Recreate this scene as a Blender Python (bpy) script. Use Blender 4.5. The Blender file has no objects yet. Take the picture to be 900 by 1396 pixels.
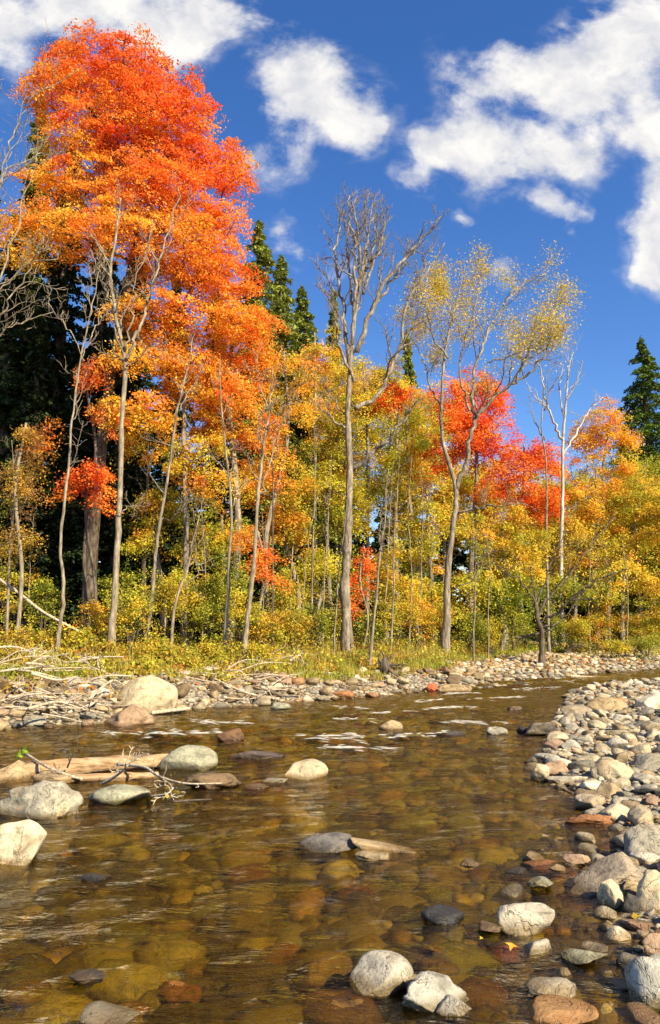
import bpy, bmesh, math, random
import numpy as np
from mathutils import Vector, noise as mnoise

# ------------------------------------------------------------------ camera, sky, sun, exposure
scene = bpy.context.scene
COL = scene.collection
CAM_H, FPX = 1.6, 1000.0            # eye height over the water (m), focal length in photo pixels (photo 900 wide)
PITCH = math.atan(152 / FPX)
cam_data = bpy.data.cameras.new('camera')
cam_data.sensor_fit = 'HORIZONTAL'
cam_data.sensor_width = 24.0
cam_data.lens = 24.0 * FPX / 900.0
cam_data.clip_start = 0.05
cam_data.clip_end = 3000
cam = bpy.data.objects.new('camera', cam_data)
COL.objects.link(cam)
cam.location = (0, 0, CAM_H)
cam.rotation_euler = (math.pi / 2 + PITCH, 0, 0)
scene.camera = cam

SUN_EL, SUN_AZ = 36.0, 136.0         # azimuth clockwise from +Y (the view direction): to the right and behind
sd = Vector((math.sin(math.radians(SUN_AZ)) * math.cos(math.radians(SUN_EL)),
             math.cos(math.radians(SUN_AZ)) * math.cos(math.radians(SUN_EL)),
             math.sin(math.radians(SUN_EL))))
sun_data = bpy.data.lights.new('sun', 'SUN')
sun_data.energy = 5.0
sun_data.angle = math.radians(0.5)
sun_data.color = (1.0, 0.87, 0.60)
sun = bpy.data.objects.new('sun', sun_data)
COL.objects.link(sun)
sun.rotation_euler = (-sd).to_track_quat('-Z', 'Y').to_euler()

vs = scene.view_settings
scene.display_settings.display_device = 'sRGB'
vs.view_transform = 'Standard'
vs.look = 'None'
vs.gamma = 1.0
vs.use_curve_mapping = False
vs.exposure = 1.08
scene.cycles.use_denoising = True
scene.cycles.max_bounces = 7
scene.cycles.transparent_max_bounces = 12
scene.cycles.caustics_reflective = False
scene.cycles.caustics_refractive = False
scene.cycles.sample_clamp_indirect = 6.0

cP, sP = math.cos(PITCH), math.sin(PITCH)


def ray(px, py):
    dx, dy = (px - 450) / FPX, (698 - py) / FPX
    return np.array([dx, cP - sP * dy, sP + cP * dy])


def pix(px, py, Y):
    """world point seen at photo position px,py at forward distance Y"""
    r = ray(px, py)
    p = r * (Y / r[1])
    p[2] += CAM_H
    return p


def gw(px, py, z=0.0):
    """world point on the level z seen at photo position px,py"""
    r = ray(px, py)
    return r * ((z - CAM_H) / r[2]) + np.array([0, 0, CAM_H])


# ---- world: Nishita sky + procedural clouds in direction space
world = bpy.data.worlds.new('World')
scene.world = world
world.use_nodes = True
nt = world.node_tree
nt.nodes.clear()


def N(tree, typ, **kw):
    n = tree.nodes.new(typ)
    for k, v in kw.items():
        if k.startswith('i_'):
            key = k[2:]
            key = int(key) if key.isdigit() else key.replace('_', ' ')
            n.inputs[key].default_value = v
        else:
            setattr(n, k, v)
    return n


def math_node(tree, op, a, b=None, c=None, clamp=False):
    n = tree.nodes.new('ShaderNodeMath')
    n.operation = op
    n.use_clamp = clamp
    for i, v in enumerate((a, b, c)):
        if v is None:
            continue
        if isinstance(v, (int, float)):
            n.inputs[i].default_value = v
        else:
            tree.links.new(v, n.inputs[i])
    return n.outputs[0]


def build_world():
    L = nt.links.new
    sky = N(nt, 'ShaderNodeTexSky', sky_type='NISHITA', sun_disc=False)
    sky.sun_elevation = math.radians(SUN_EL)
    sky.sun_rotation = math.radians(SUN_AZ)
    sky.altitude = 300
    sky.air_density = 1.0
    sky.dust_density = 0.3
    sky.ozone_density = 2.5
    hs = N(nt, 'ShaderNodeHueSaturation', i_Hue=0.511, i_Saturation=1.28, i_Value=0.95)
    L(sky.outputs[0], hs.inputs['Color'])
    tc = N(nt, 'ShaderNodeTexCoord')
    sep = N(nt, 'ShaderNodeSeparateXYZ')
    L(tc.outputs['Generated'], sep.inputs[0])
    yy = math_node(nt, 'MAXIMUM', sep.outputs[1], 0.08)
    u = math_node(nt, 'DIVIDE', sep.outputs[0], yy)
    w = math_node(nt, 'DIVIDE', sep.outputs[2], yy)
    comb = N(nt, 'ShaderNodeCombineXYZ')
    L(u, comb.inputs[0]); L(w, comb.inputs[1])
    # warp
    n1 = N(nt, 'ShaderNodeTexNoise', i_Scale=6.0, i_Detail=4.0, i_Roughness=0.6)
    L(comb.outputs[0], n1.inputs['Vector'])
    sub = N(nt, 'ShaderNodeVectorMath', operation='SUBTRACT'); sub.inputs[1].default_value = (0.5, 0.5, 0.5)
    L(n1.outputs['Color'], sub.inputs[0])
    scl = N(nt, 'ShaderNodeVectorMath', operation='MULTIPLY'); scl.inputs[1].default_value = (0.13, 0.13, 0.0)
    L(sub.outputs[0], scl.inputs[0])
    wp = N(nt, 'ShaderNodeVectorMath', operation='ADD')
    L(comb.outputs[0], wp.inputs[0]); L(scl.outputs[0], wp.inputs[1])
    # cloud bodies: (photo px, py, half width, half height, tilt deg, weight)
    blobs = [
        (60, 20, 120, 48, 0, 1.0), (190, 22, 120, 55, 0, 1.1), (300, 22, 85, 36, -8, .85), (245, 65, 60, 34, 0, .6), (25, 70, 50, 50, 0, .6),
        (405, 100, 62, 56, 10, .95), (450, 148, 88, 66, 20, 1.2), (475, 185, 52, 44, 0, .8), (420, 60, 40, 30, 0, .5), (390, 225, 50, 40, 40, .55), (370, 180, 30, 60, 0, .4),
        (385, 318, 36, 24, -25, .75), (345, 210, 25, 30, 0, .5),
        (556, 250, 34, 26, 0, .75), 
        (590, 195, 45, 40, 0, .95), (640, 125, 48, 58, 40, .85), (665, 205, 88, 52, 0, 1.25), (740, 200, 85, 42, -5, 1.05), (690, 80, 40, 45, -40, .8),
        (760, 110, 85, 62, 15, 1.2), (840, 60, 75, 75, 0, 1.3), (810, 130, 70, 60, 0, .9), (895, 110, 60, 90, 0, 1.2), (880, 170, 45, 45, 0, .8), (865, 15, 50, 40, 0, .7),
        (752, 270, 32, 26, 10, .85), (764, 312, 16, 13, 0, .6), (634, 292, 22, 13, 0, .55),
        (895, 250, 40, 48, 0, 1.0), (880, 310, 50, 48, 30, 1.1), (872, 370, 42, 32, 30, .9), (905, 350, 40, 60, 0, .8),
        (705, 368, 20, 26, 40, .55), (460, 355, 30, 18, 0, .35), (650, 375, 30, 14, 0, .25),
        (1000, 150, 140, 110, 0, 1.2), (1050, 330, 100, 60, 0, 1.0), (-120, 60, 160, 90, 0, 1.1), (-250, 260, 140, 70, 0, .9),
        (350, -160, 300, 80, 0, 1.0), (800, -140, 260, 90, 0, 1.1), (150, -420, 300, 140, 0, 1.1), (750, -500, 300, 120, 0, 1.0),
    ]
    total = None
    for (px, py, rx, ry, tilt, wt) in blobs:
        r0 = ray(px, py); u0, w0 = r0[0] / r0[1], r0[2] / r0[1]
        rr = ray(px + rx, py); ru = ray(px, py - ry)
        a = abs(rr[0] / rr[1] - u0) * 1.08; b = abs(ru[2] / ru[1] - w0) * 1.08
        mp = N(nt, 'ShaderNodeMapping', vector_type='TEXTURE')
        mp.inputs['Location'].default_value = (u0, w0, 0)
        mp.inputs['Rotation'].default_value = (0, 0, math.radians(tilt))
        mp.inputs['Scale'].default_value = (a, b, 1)
        L(wp.outputs[0], mp.inputs['Vector'])
        ln = N(nt, 'ShaderNodeVectorMath', operation='LENGTH')
        L(mp.outputs[0], ln.inputs[0])
        mr = N(nt, 'ShaderNodeMapRange', interpolation_type='SMOOTHSTEP', clamp=True)
        mr.inputs['From Min'].default_value = 1.25; mr.inputs['From Max'].default_value = 0.1
        mr.inputs['To Min'].default_value = 0.0; mr.inputs['To Max'].default_value = wt
        L(ln.outputs['Value'], mr.inputs['Value'])
        total = mr.outputs[0] if total is None else math_node(nt, 'ADD', total, mr.outputs[0])
    n2 = N(nt, 'ShaderNodeTexNoise', i_Scale=7.5, i_Detail=12.0, i_Roughness=0.64, i_Distortion=0.15)
    mp2 = N(nt, 'ShaderNodeMapping'); mp2.inputs['Scale'].default_value = (1.0, 1.25, 1.0); mp2.inputs['Rotation'].default_value = (0, 0, 0.5)
    L(comb.outputs[0], mp2.inputs['Vector']); L(mp2.outputs[0], n2.inputs['Vector'])
    nn = math_node(nt, 'MULTIPLY_ADD', n2.outputs['Fac'], 4.2, -2.1)
    dens = math_node(nt, 'ADD', math_node(nt, 'MULTIPLY', math_node(nt, 'MINIMUM', total, 1.30), 1.0), nn)
    # keep clear sky where no cloud body is
    gate = N(nt, 'ShaderNodeMapRange', clamp=True); gate.inputs['From Min'].default_value = 0.02; gate.inputs['From Max'].default_value = 0.5
    L(total, gate.inputs['Value'])
    cov = N(nt, 'ShaderNodeMapRange', interpolation_type='SMOOTHSTEP', clamp=True)
    cov.inputs['From Min'].default_value = 0.06; cov.inputs['From Max'].default_value = 1.32
    L(dens, cov.inputs['Value'])
    fac = math_node(nt, 'MULTIPLY', cov.outputs[0], gate.outputs[0], clamp=True)
    wz = N(nt, 'ShaderNodeMapRange', interpolation_type='SMOOTHSTEP', clamp=True)
    wz.inputs['From Min'].default_value = 0.44; wz.inputs['From Max'].default_value = 0.72; wz.inputs['To Max'].default_value = 0.5
    L(n2.outputs['Fac'], wz.inputs['Value'])
    wg = N(nt, 'ShaderNodeMapRange', interpolation_type='SMOOTHSTEP', clamp=True)
    wg.inputs['From Min'].default_value = 0.0; wg.inputs['From Max'].default_value = 0.22
    L(total, wg.inputs['Value'])
    fac = math_node(nt, 'MAXIMUM', fac, math_node(nt, 'MULTIPLY', wz.outputs[0], wg.outputs[0]))
    # cloud whiteness: soft grey undersides where thick noise is low
    n3 = N(nt, 'ShaderNodeTexNoise', i_Scale=13.0, i_Detail=6.0, i_Roughness=0.55)
    L(wp.outputs[0], n3.inputs['Vector'])
    cr = N(nt, 'ShaderNodeMapRange', clamp=True); cr.inputs['From Min'].default_value = 0.33; cr.inputs['From Max'].default_value = 0.62
    L(n3.outputs['Fac'], cr.inputs['Value'])
    cmix = N(nt, 'ShaderNodeMix', data_type='RGBA')
    cmix.inputs[6].default_value = (3.1, 3.2, 3.55, 1); cmix.inputs[7].default_value = (4.9, 4.75, 4.55, 1)
    L(cr.outputs[0], cmix.inputs[0])
    mix = N(nt, 'ShaderNodeMix', data_type='RGBA')
    L(fac, mix.inputs[0]); L(hs.outputs[0], mix.inputs[6]); L(cmix.outputs[2], mix.inputs[7])
    bg = N(nt, 'ShaderNodeBackground', i_Strength=0.10)
    L(mix.outputs[2], bg.inputs['Color'])
    out = N(nt, 'ShaderNodeOutputWorld')
    L(bg.outputs[0], out.inputs['Surface'])


build_world()
world.cycles.sampling_method = 'MANUAL'
world.cycles.sample_map_resolution = 512

# ------------------------------------------------------------------ helpers
R = np.random.default_rng(7)
random.seed(7)


def mesh_from(name, V, F, col=None, smooth=False, extra=None):
    """V (n,3); F list of (m,k) int arrays; col (n,3) per-vertex colour"""
    me = bpy.data.meshes.new(name)
    V = np.asarray(V, np.float32)
    Fs = [np.asarray(f, np.int32) for f in (F if isinstance(F, list) else [F]) if len(f)]
    me.vertices.add(len(V))
    me.vertices.foreach_set('co', V.ravel())
    nl = sum(f.size for f in Fs)
    npoly = sum(len(f) for f in Fs)
    me.loops.add(nl)
    me.loops.foreach_set('vertex_index', np.concatenate([f.ravel() for f in Fs]))
    me.polygons.add(npoly)
    starts, s = [], 0
    for f in Fs:
        k = f.shape[1]
        starts.append(np.arange(s, s + f.size, k, dtype=np.int32)); s += f.size
    me.polygons.foreach_set('loop_start', np.concatenate(starts))
    me.polygons.foreach_set('use_smooth', np.full(npoly, smooth, dtype=bool))
    if col is not None:
        a = me.color_attributes.new('col', 'FLOAT_COLOR', 'POINT')
        c4 = np.ones((len(V), 4), np.float32); c4[:, :3] = col
        a.data.foreach_set('color', c4.ravel())
    for k, v in (extra or {}).items():
        a = me.attributes.new(k, 'FLOAT', 'POINT')
        a.data.foreach_set('value', np.asarray(v, np.float32))
    me.update(calc_edges=True)
    return me


def obj(name, me, mat=None, parent=None, loc=None):
    o = bpy.data.objects.new(name, me)
    COL.objects.link(o)
    if mat is not None and len(me.materials) == 0:
        me.materials.append(mat)
    if parent is not None:
        o.parent = parent
    if loc is not None:
        o.location = loc
    return o


def tag(o, label=None, cat=None, group=None, kind=None):
    if label: o['label'] = label
    if cat: o['category'] = cat
    if group: o['group'] = group
    if kind: o['kind'] = kind
    return o


def thing(name, loc, label, cat, group=None):
    o = bpy.data.objects.new(name, None)
    COL.objects.link(o)
    o.location = loc
    o.empty_display_size = 0.2
    return tag(o, label, cat, group)


def catmull(pts, n):
    P = np.asarray(pts, float)
    if len(P) == 2:
        t = np.linspace(0, 1, n)[:, None]
        return P[0] * (1 - t) + P[1] * t
    Q = np.vstack([2 * P[0] - P[1], P, 2 * P[-1] - P[-2]])
    out = []
    tt = np.linspace(0, len(P) - 1, n)
    for t in tt:
        i = min(int(t), len(P) - 2); f = t - i
        p0, p1, p2, p3 = Q[i], Q[i + 1], Q[i + 2], Q[i + 3]
        out.append(0.5 * (2 * p1 + (p2 - p0) * f + (2 * p0 - 5 * p1 + 4 * p2 - p3) * f * f + (3 * p1 - p0 - 3 * p2 + p3) * f ** 3))
    return np.array(out)


class Tubes:
    def __init__(self):
        self.V, self.F, self.n = [], [], 0

    def add(self, pts, rad, k=6, cap=True):
        P = np.asarray(pts, float); n = len(P)
        rad = np.broadcast_to(np.asarray(rad, float), (n,))
        T = np.gradient(P, axis=0)
        T /= np.linalg.norm(T, axis=1)[:, None] + 1e-9
        ref = np.array([1.0, 0.13, 0.07]) if abs(T[:, 2]).mean() > 0.5 else np.array([0.05, 0.1, 1.0])
        A = np.cross(T, ref); A /= np.linalg.norm(A, axis=1)[:, None] + 1e-9
        B = np.cross(T, A)
        th = np.arange(k) * 2 * math.pi / k
        ring = A[:, None, :] * np.cos(th)[None, :, None] + B[:, None, :] * np.sin(th)[None, :, None]
        V = P[:, None, :] + ring * rad[:, None, None]
        b = self.n
        i = np.arange(n - 1)[:, None] * k + np.arange(k)[None, :]
        j = np.arange(n - 1)[:, None] * k + (np.arange(k)[None, :] + 1) % k
        F = np.stack([i, j, j + k, i + k], -1).reshape(-1, 4) + b
        self.V.append(V.reshape(-1, 3)); self.F.append(F); self.n += n * k
        if cap:
            for e, sgn in ((0, -1), (n - 1, 1)):
                c = P[e] + T[e] * rad[e] * 0.4 * sgn
                self.V.append(c[None, :])
                ri = b + e * k + np.arange(k); rj = b + e * k + (np.arange(k) + 1) % k
                cc = np.full(k, self.n)
                f = np.stack([ri, rj, cc, cc], -1) if sgn > 0 else np.stack([rj, ri, cc, cc], -1)
                self.tri = getattr(self, 'tri', []); self.tri.append(f[:, :3])
                self.n += 1

    def mesh(self, name, origin):
        V = np.vstack(self.V) - np.asarray(origin)
        F = [np.vstack(self.F)]
        if getattr(self, 'tri', None):
            F.append(np.vstack(self.tri))
        return mesh_from(name, V, F, smooth=True)


# ------------------------------------------------------------------ materials
def new_mat(name):
    m = bpy.data.materials.new(name)
    m.use_nodes = True
    t = m.node_tree
    t.nodes.clear()
    return m, t, N(t, 'ShaderNodeOutputMaterial')


def ramp(t, fac, stops):
    n = t.nodes.new('ShaderNodeValToRGB')
    e = n.color_ramp.elements
    while len(e) < len(stops):
        e.new(0.5)
    for i, (p, c) in enumerate(stops):
        e[i].position = p; e[i].color = (*c, 1)
    t.links.new(fac, n.inputs[0])
    return n.outputs[0]


def mixc(t, fac, a, b, blend='MIX'):
    n = N(t, 'ShaderNodeMix', data_type='RGBA', blend_type=blend)
    for idx, v in ((0, fac), (6, a), (7, b)):
        if isinstance(v, (int, float)): n.inputs[idx].default_value = v
        elif isinstance(v, tuple): n.inputs[idx].default_value = (*v, 1)
        else: t.links.new(v, n.inputs[idx])
    return n.outputs[2]


def maprange(t, v, a, b, c=0.0, d=1.0, smooth=True):
    n = N(t, 'ShaderNodeMapRange', clamp=True)
    if smooth: n.interpolation_type = 'SMOOTHSTEP'
    n.inputs['From Min'].default_value = a; n.inputs['From Max'].default_value = b
    n.inputs['To Min'].default_value = c; n.inputs['To Max'].default_value = d
    t.links.new(v, n.inputs['Value'])
    return n.outputs[0]


def noise_tex(t, vec, scale, detail=5.0, rough=0.55, dist=0.0):
    n = N(t, 'ShaderNodeTexNoise', i_Scale=scale, i_Detail=detail, i_Roughness=rough, i_Distortion=dist)
    if vec is not None: t.links.new(vec, n.inputs['Vector'])
    return n


def mat_leaf(name, trans=0.38):
    m, t, out = new_mat(name)
    at = N(t, 'ShaderNodeAttribute', attribute_name='col')
    pb = N(t, 'ShaderNodeBsdfPrincipled', i_Roughness=0.62)
    pb.inputs['Specular IOR Level'].default_value = 0.18
    tr = N(t, 'ShaderNodeBsdfTranslucent')
    mx = N(t, 'ShaderNodeMixShader', i_0=trans)
    t.links.new(at.outputs['Color'], pb.inputs['Base Color'])
    t.links.new(at.outputs['Color'], tr.inputs['Color'])
    t.links.new(pb.outputs[0], mx.inputs[1]); t.links.new(tr.outputs[0], mx.inputs[2])
    t.links.new(mx.outputs[0], out.inputs[0])
    return m


def mat_bark(name, c0, c1, c2, scale=6.0, bump=0.5, grain=(1.0, 1.0, 0.22)):
    m, t, out = new_mat(name)
    tc = N(t, 'ShaderNodeTexCoord')
    mp = N(t, 'ShaderNodeMapping'); mp.inputs['Scale'].default_value = grain
    t.links.new(tc.outputs['Object'], mp.inputs[0])
    a = noise_tex(t, mp.outputs[0], scale * 3.2, 6, 0.65)
    b = noise_tex(t, tc.outputs['Object'], scale * 0.35, 4, 0.6)
    c = ramp(t, a.outputs['Fac'], [(0.32, c0), (0.52, c1), (0.70, c2)])
    lich = maprange(t, b.outputs['Fac'], 0.54, 0.70, 0, 0.55)
    c = mixc(t, lich, c, tuple(min(1, x * 1.25) for x in c2))
    pb = N(t, 'ShaderNodeBsdfPrincipled', i_Roughness=0.85)
    pb.inputs['Specular IOR Level'].default_value = 0.2
    t.links.new(c, pb.inputs['Base Color'])
    bp = N(t, 'ShaderNodeBump', i_Strength=bump, i_Distance=0.02)
    t.links.new(a.outputs['Fac'], bp.inputs['Height']); t.links.new(bp.outputs[0], pb.inputs['Normal'])
    t.links.new(pb.outputs[0], out.inputs[0])
    return m


def mat_rock(name, use_attr=False):
    m, t, out = new_mat(name)
    L = t.links.new
    tc = N(t, 'ShaderNodeTexCoord'); oi = N(t, 'ShaderNodeObjectInfo'); geo = N(t, 'ShaderNodeNewGeometry')
    off = N(t, 'ShaderNodeVectorMath', operation='ADD')
    rnd = N(t, 'ShaderNodeVectorMath', operation='SCALE'); rnd.inputs[0].default_value = (37.1, 91.7, 13.3)
    L(oi.outputs['Random'], rnd.inputs['Scale'])
    L(geo.outputs['Position'], off.inputs[0]); L(rnd.outputs[0], off.inputs[1])
    v = off.outputs[0]
    if use_attr:
        base = N(t, 'ShaderNodeAttribute', attribute_name='col').outputs['Color']
    else:
        base = oi.outputs['Color']
    n1 = noise_tex(t, v, 7.0, 8, 0.62, 0.4)
    n2 = noise_tex(t, v, 70.0, 4, 0.7)
    n3 = noise_tex(t, v, 2.6, 5, 0.6)
    f1 = ramp(t, n1.outputs['Fac'], [(0.30, (0.36, 0.34, 0.31)), (0.47, (0.86, 0.85, 0.83)), (0.58, (1.0, 0.99, 0.97)), (0.74, (1.24, 1.20, 1.12))])
    c = mixc(t, 1.0, base, f1, 'MULTIPLY')
    f2 = ramp(t, n2.outputs['Fac'], [(0.30, (0.55, 0.53, 0.50)), (0.46, (1, 1, 1)), (0.75, (1.15, 1.13, 1.1))])
    c = mixc(t, 0.95, c, f2, 'MULTIPLY')
    n5 = noise_tex(t, v, 3.6, 4, 0.6, 1.2)
    crk = maprange(t, math_node(t, 'ABSOLUTE', math_node(t, 'SUBTRACT', n5.outputs['Fac'], 0.5)), 0.0, 0.012, 0.26, 0.0)
    c = mixc(t, crk, c, (0.06, 0.05, 0.04))
    n6 = noise_tex(t, v, 20.0, 3, 0.6)
    pit = maprange(t, n6.outputs['Fac'], 0.62, 0.72, 0.0, 0.6)
    c = mixc(t, pit, c, (0.09, 0.08, 0.06))
    st = maprange(t, n3.outputs['Fac'], 0.52, 0.72, 0, 0.5)
    c = mixc(t, st, c, (0.26, 0.17, 0.085))
    # wet band just above the water
    sx = N(t, 'ShaderNodeSeparateXYZ'); L(geo.outputs['Position'], sx.inputs[0])
    wz = math_node(t, 'MULTIPLY_ADD', n1.outputs['Fac'], -0.09, sx.outputs[2])
    wet = maprange(t, wz, 0.005, -0.045)
    c2 = mixc(t, wet, c, mixc(t, 1.0, c, (0.46, 0.39, 0.28), 'MULTIPLY'))
    pb = N(t, 'ShaderNodeBsdfPrincipled')
    L(c2, pb.inputs['Base Color'])
    rg = maprange(t, wet, 0, 1, 0.82, 0.22, smooth=False); L(rg, pb.inputs['Roughness'])
    pb.inputs['Specular IOR Level'].default_value = 0.35
    hsum = math_node(t, 'MULTIPLY_ADD', n2.outputs['Fac'], 0.18, n1.outputs['Fac'])
    hsum = math_node(t, 'MULTIPLY_ADD', crk, -0.7, hsum)
    hsum = math_node(t, 'MULTIPLY_ADD', pit, -0.3, hsum)
    bp = N(t, 'ShaderNodeBump', i_Strength=0.9, i_Distance=0.035)
    L(hsum, bp.inputs['Height']); L(bp.outputs[0], pb.inputs['Normal'])
    L(pb.outputs[0], out.inputs[0])
    return m


M_LEAF = mat_leaf('leaf', 0.42)
M_NEEDLE = mat_leaf('needle', 0.15)
M_GRASS = mat_leaf('grass_blade', 0.40)
M_BARK_PALE = mat_bark('pale_bark', (0.10, 0.075, 0.05), (0.25, 0.20, 0.14), (0.40, 0.34, 0.25))
M_BARK_GREY = mat_bark('grey_bark', (0.055, 0.044, 0.033), (0.21, 0.172, 0.13), (0.41, 0.35, 0.265), 5.0, 1.0)
M_BARK_BROWN = mat_bark('brown_bark', (0.035, 0.025, 0.018), (0.10, 0.075, 0.055), (0.20, 0.165, 0.125), 5.0, 0.8)
M_BARK_WHITE = mat_bark('white_bark', (0.16, 0.14, 0.115), (0.40, 0.37, 0.32), (0.56, 0.53, 0.47), 4.0, 0.3)
M_DRIFT = mat_bark('driftwood', (0.22, 0.16, 0.10), (0.46, 0.37, 0.26), (0.62, 0.54, 0.42), 7.0, 0.5)
M_LOGWOOD = mat_bark('peeled_log', (0.14, 0.07, 0.03), (0.40, 0.25, 0.13), (0.50, 0.37, 0.23), 6.0, 1.4, (0.09, 1.0, 1.0))
M_ROCK = mat_rock('rock')
M_GRAVEL = mat_rock('gravel_stone', True)

# ------------------------------------------------------------------ the terrain
far_bank = [(-60, 2.0), (-26, 7.5), (-11, 10.2)] + [tuple(gw(*p)[:2]) for p in (
    (0, 992), (140, 986), (240, 968), (330, 962), (480, 950), (560, 942), (640, 940), (700, 929), (760, 924), (830, 917), (900, 912))] + [(20, 31), (60, 42)]
near_bank = [(60, 30), (22, 22.5)] + [tuple(gw(*p)[:2]) for p in (
    (900, 925), (840, 930), (778, 942), (764, 975), (752, 1000), (735, 1046), (792, 1086), (852, 1135), (852, 1180), (842, 1235), (880, 1288), (905, 1335))] + [(1.75, 2.4), (2.3, 0.0), (3.0, -10.0)]
WATER = np.array(far_bank + near_bank + [(-60, -10)])
FAR = np.array(far_bank)


def seg_dist(P, poly, closed):
    A = poly; B = np.roll(poly, -1, 0)
    if not closed:
        A, B = poly[:-1], poly[1:]
    d = np.full(len(P), 1e9)
    for a, b in zip(A, B):
        ab = b - a
        tt = np.clip(((P - a) @ ab) / (ab @ ab), 0, 1)
        d = np.minimum(d, np.linalg.norm(P - (a + tt[:, None] * ab), axis=1))
    return d


def in_poly(P, poly):
    x, y = P[:, 0], P[:, 1]
    c = np.zeros(len(P), bool)
    n = len(poly); j = n - 1
    for i in range(n):
        xi, yi = poly[i]; xj, yj = poly[j]
        with np.errstate(divide='ignore', invalid='ignore'):
            hit = ((yi > y) != (yj > y)) & (x < (xj - xi) * (y - yi) / (yj - yi + 1e-12) + xi)
        c ^= hit
        j = i
    return c


def vnoise(x, y, seed):
    """cheap smooth 2-D value noise"""
    xi, yi = np.floor(x).astype(int), np.floor(y).astype(int)
    fx, fy = x - xi, y - yi
    fx = fx * fx * (3 - 2 * fx); fy = fy * fy * (3 - 2 * fy)

    def h(a, b):
        n = (a * 374761393 + b * 668265263 + seed * 974634217) & 0xffffffff
        n = ((n ^ (n >> 13)) * 1274126177) & 0xffffffff
        return ((n ^ (n >> 16)) & 0xffff) / 65535.0
    return (h(xi, yi) * (1 - fx) + h(xi + 1, yi) * fx) * (1 - fy) + (h(xi, yi + 1) * (1 - fx) + h(xi + 1, yi + 1) * fx) * fy - 0.5


def terrain(x, y):
    """height, far-bank side flag (1 forest side, 0 cobble bar side), signed distance (+ dry)"""
    P = np.stack([np.asarray(x, float), np.asarray(y, float)], -1)
    d = seg_dist(P, WATER, True)
    inside = in_poly(P, WATER)
    dfar = seg_dist(P, FAR, False)
    side = (np.abs(dfar - d) < 1e-6) | (P[:, 1] > 28 + 0.25 * P[:, 0])
    side = side & ~((P[:, 0] > 0) & (P[:, 1] < 15))
    nz = vnoise(P[:, 0] * 0.9, P[:, 1] * 0.9, 1) * 0.14 + vnoise(P[:, 0] * 2.7, P[:, 1] * 2.7, 2) * 0.06
    # gravelly point on the far side at right: gentler
    gx = np.clip((P[:, 0] - 3.0) / 3.0, 0, 1)
    hf = (0.62 * (1 - gx) + 0.50 * gx) * (1 - np.exp(-d / (1.1 * (1 - gx) + 2.2 * gx))) + 0.012 * d + nz * np.clip(d, 0, 1)
    hf = hf + np.clip(P[:, 1] - 60, 0, 400) * 0.02
    hb = np.where(P[:, 1] > 11, 0.15, 0.24) * (1 - np.exp(-d / 2.6)) + 0.01 * np.minimum(d, 30) + nz * 0.7 * np.clip(d, 0, 1)
    dry = np.where(side, hf, hb)
    wetd = -(0.21 * (1 - np.exp(-d / 2.0))) - 0.02 + nz * 0.5 * np.clip(d, 0, 1)
    h = np.where(inside, wetd, dry)
    return h, side & ~inside, np.where(inside, -d, d)


def H(x, y):
    return float(terrain([x], [y])[0][0])


def axis(lo, hi, step, far):
    core = np.arange(lo, hi + 1e-6, step)
    out, s = [], step
    v = hi
    while v < far:
        s *= 1.35; v += s; out.append(v)
    out2, s, v = [], step, lo
    while v > -far:
        s *= 1.35; v -= s; out2.append(v)
    return np.concatenate([np.array(out2[::-1]), core, np.array(out)])


def grid_mesh(name, X, Y, Z, smooth=True, extra=None):
    nx, ny = len(X), len(Y)
    gx, gy = np.meshgrid(X, Y)
    V = np.stack([gx.ravel(), gy.ravel(), Z.ravel()], -1)
    i = (np.arange(ny - 1)[:, None] * nx + np.arange(nx - 1)[None, :]).ravel()
    F = np.stack([i, i + 1, i + 1 + nx, i + nx], -1)
    return mesh_from(name, V, F, smooth=smooth, extra=extra)


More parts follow.
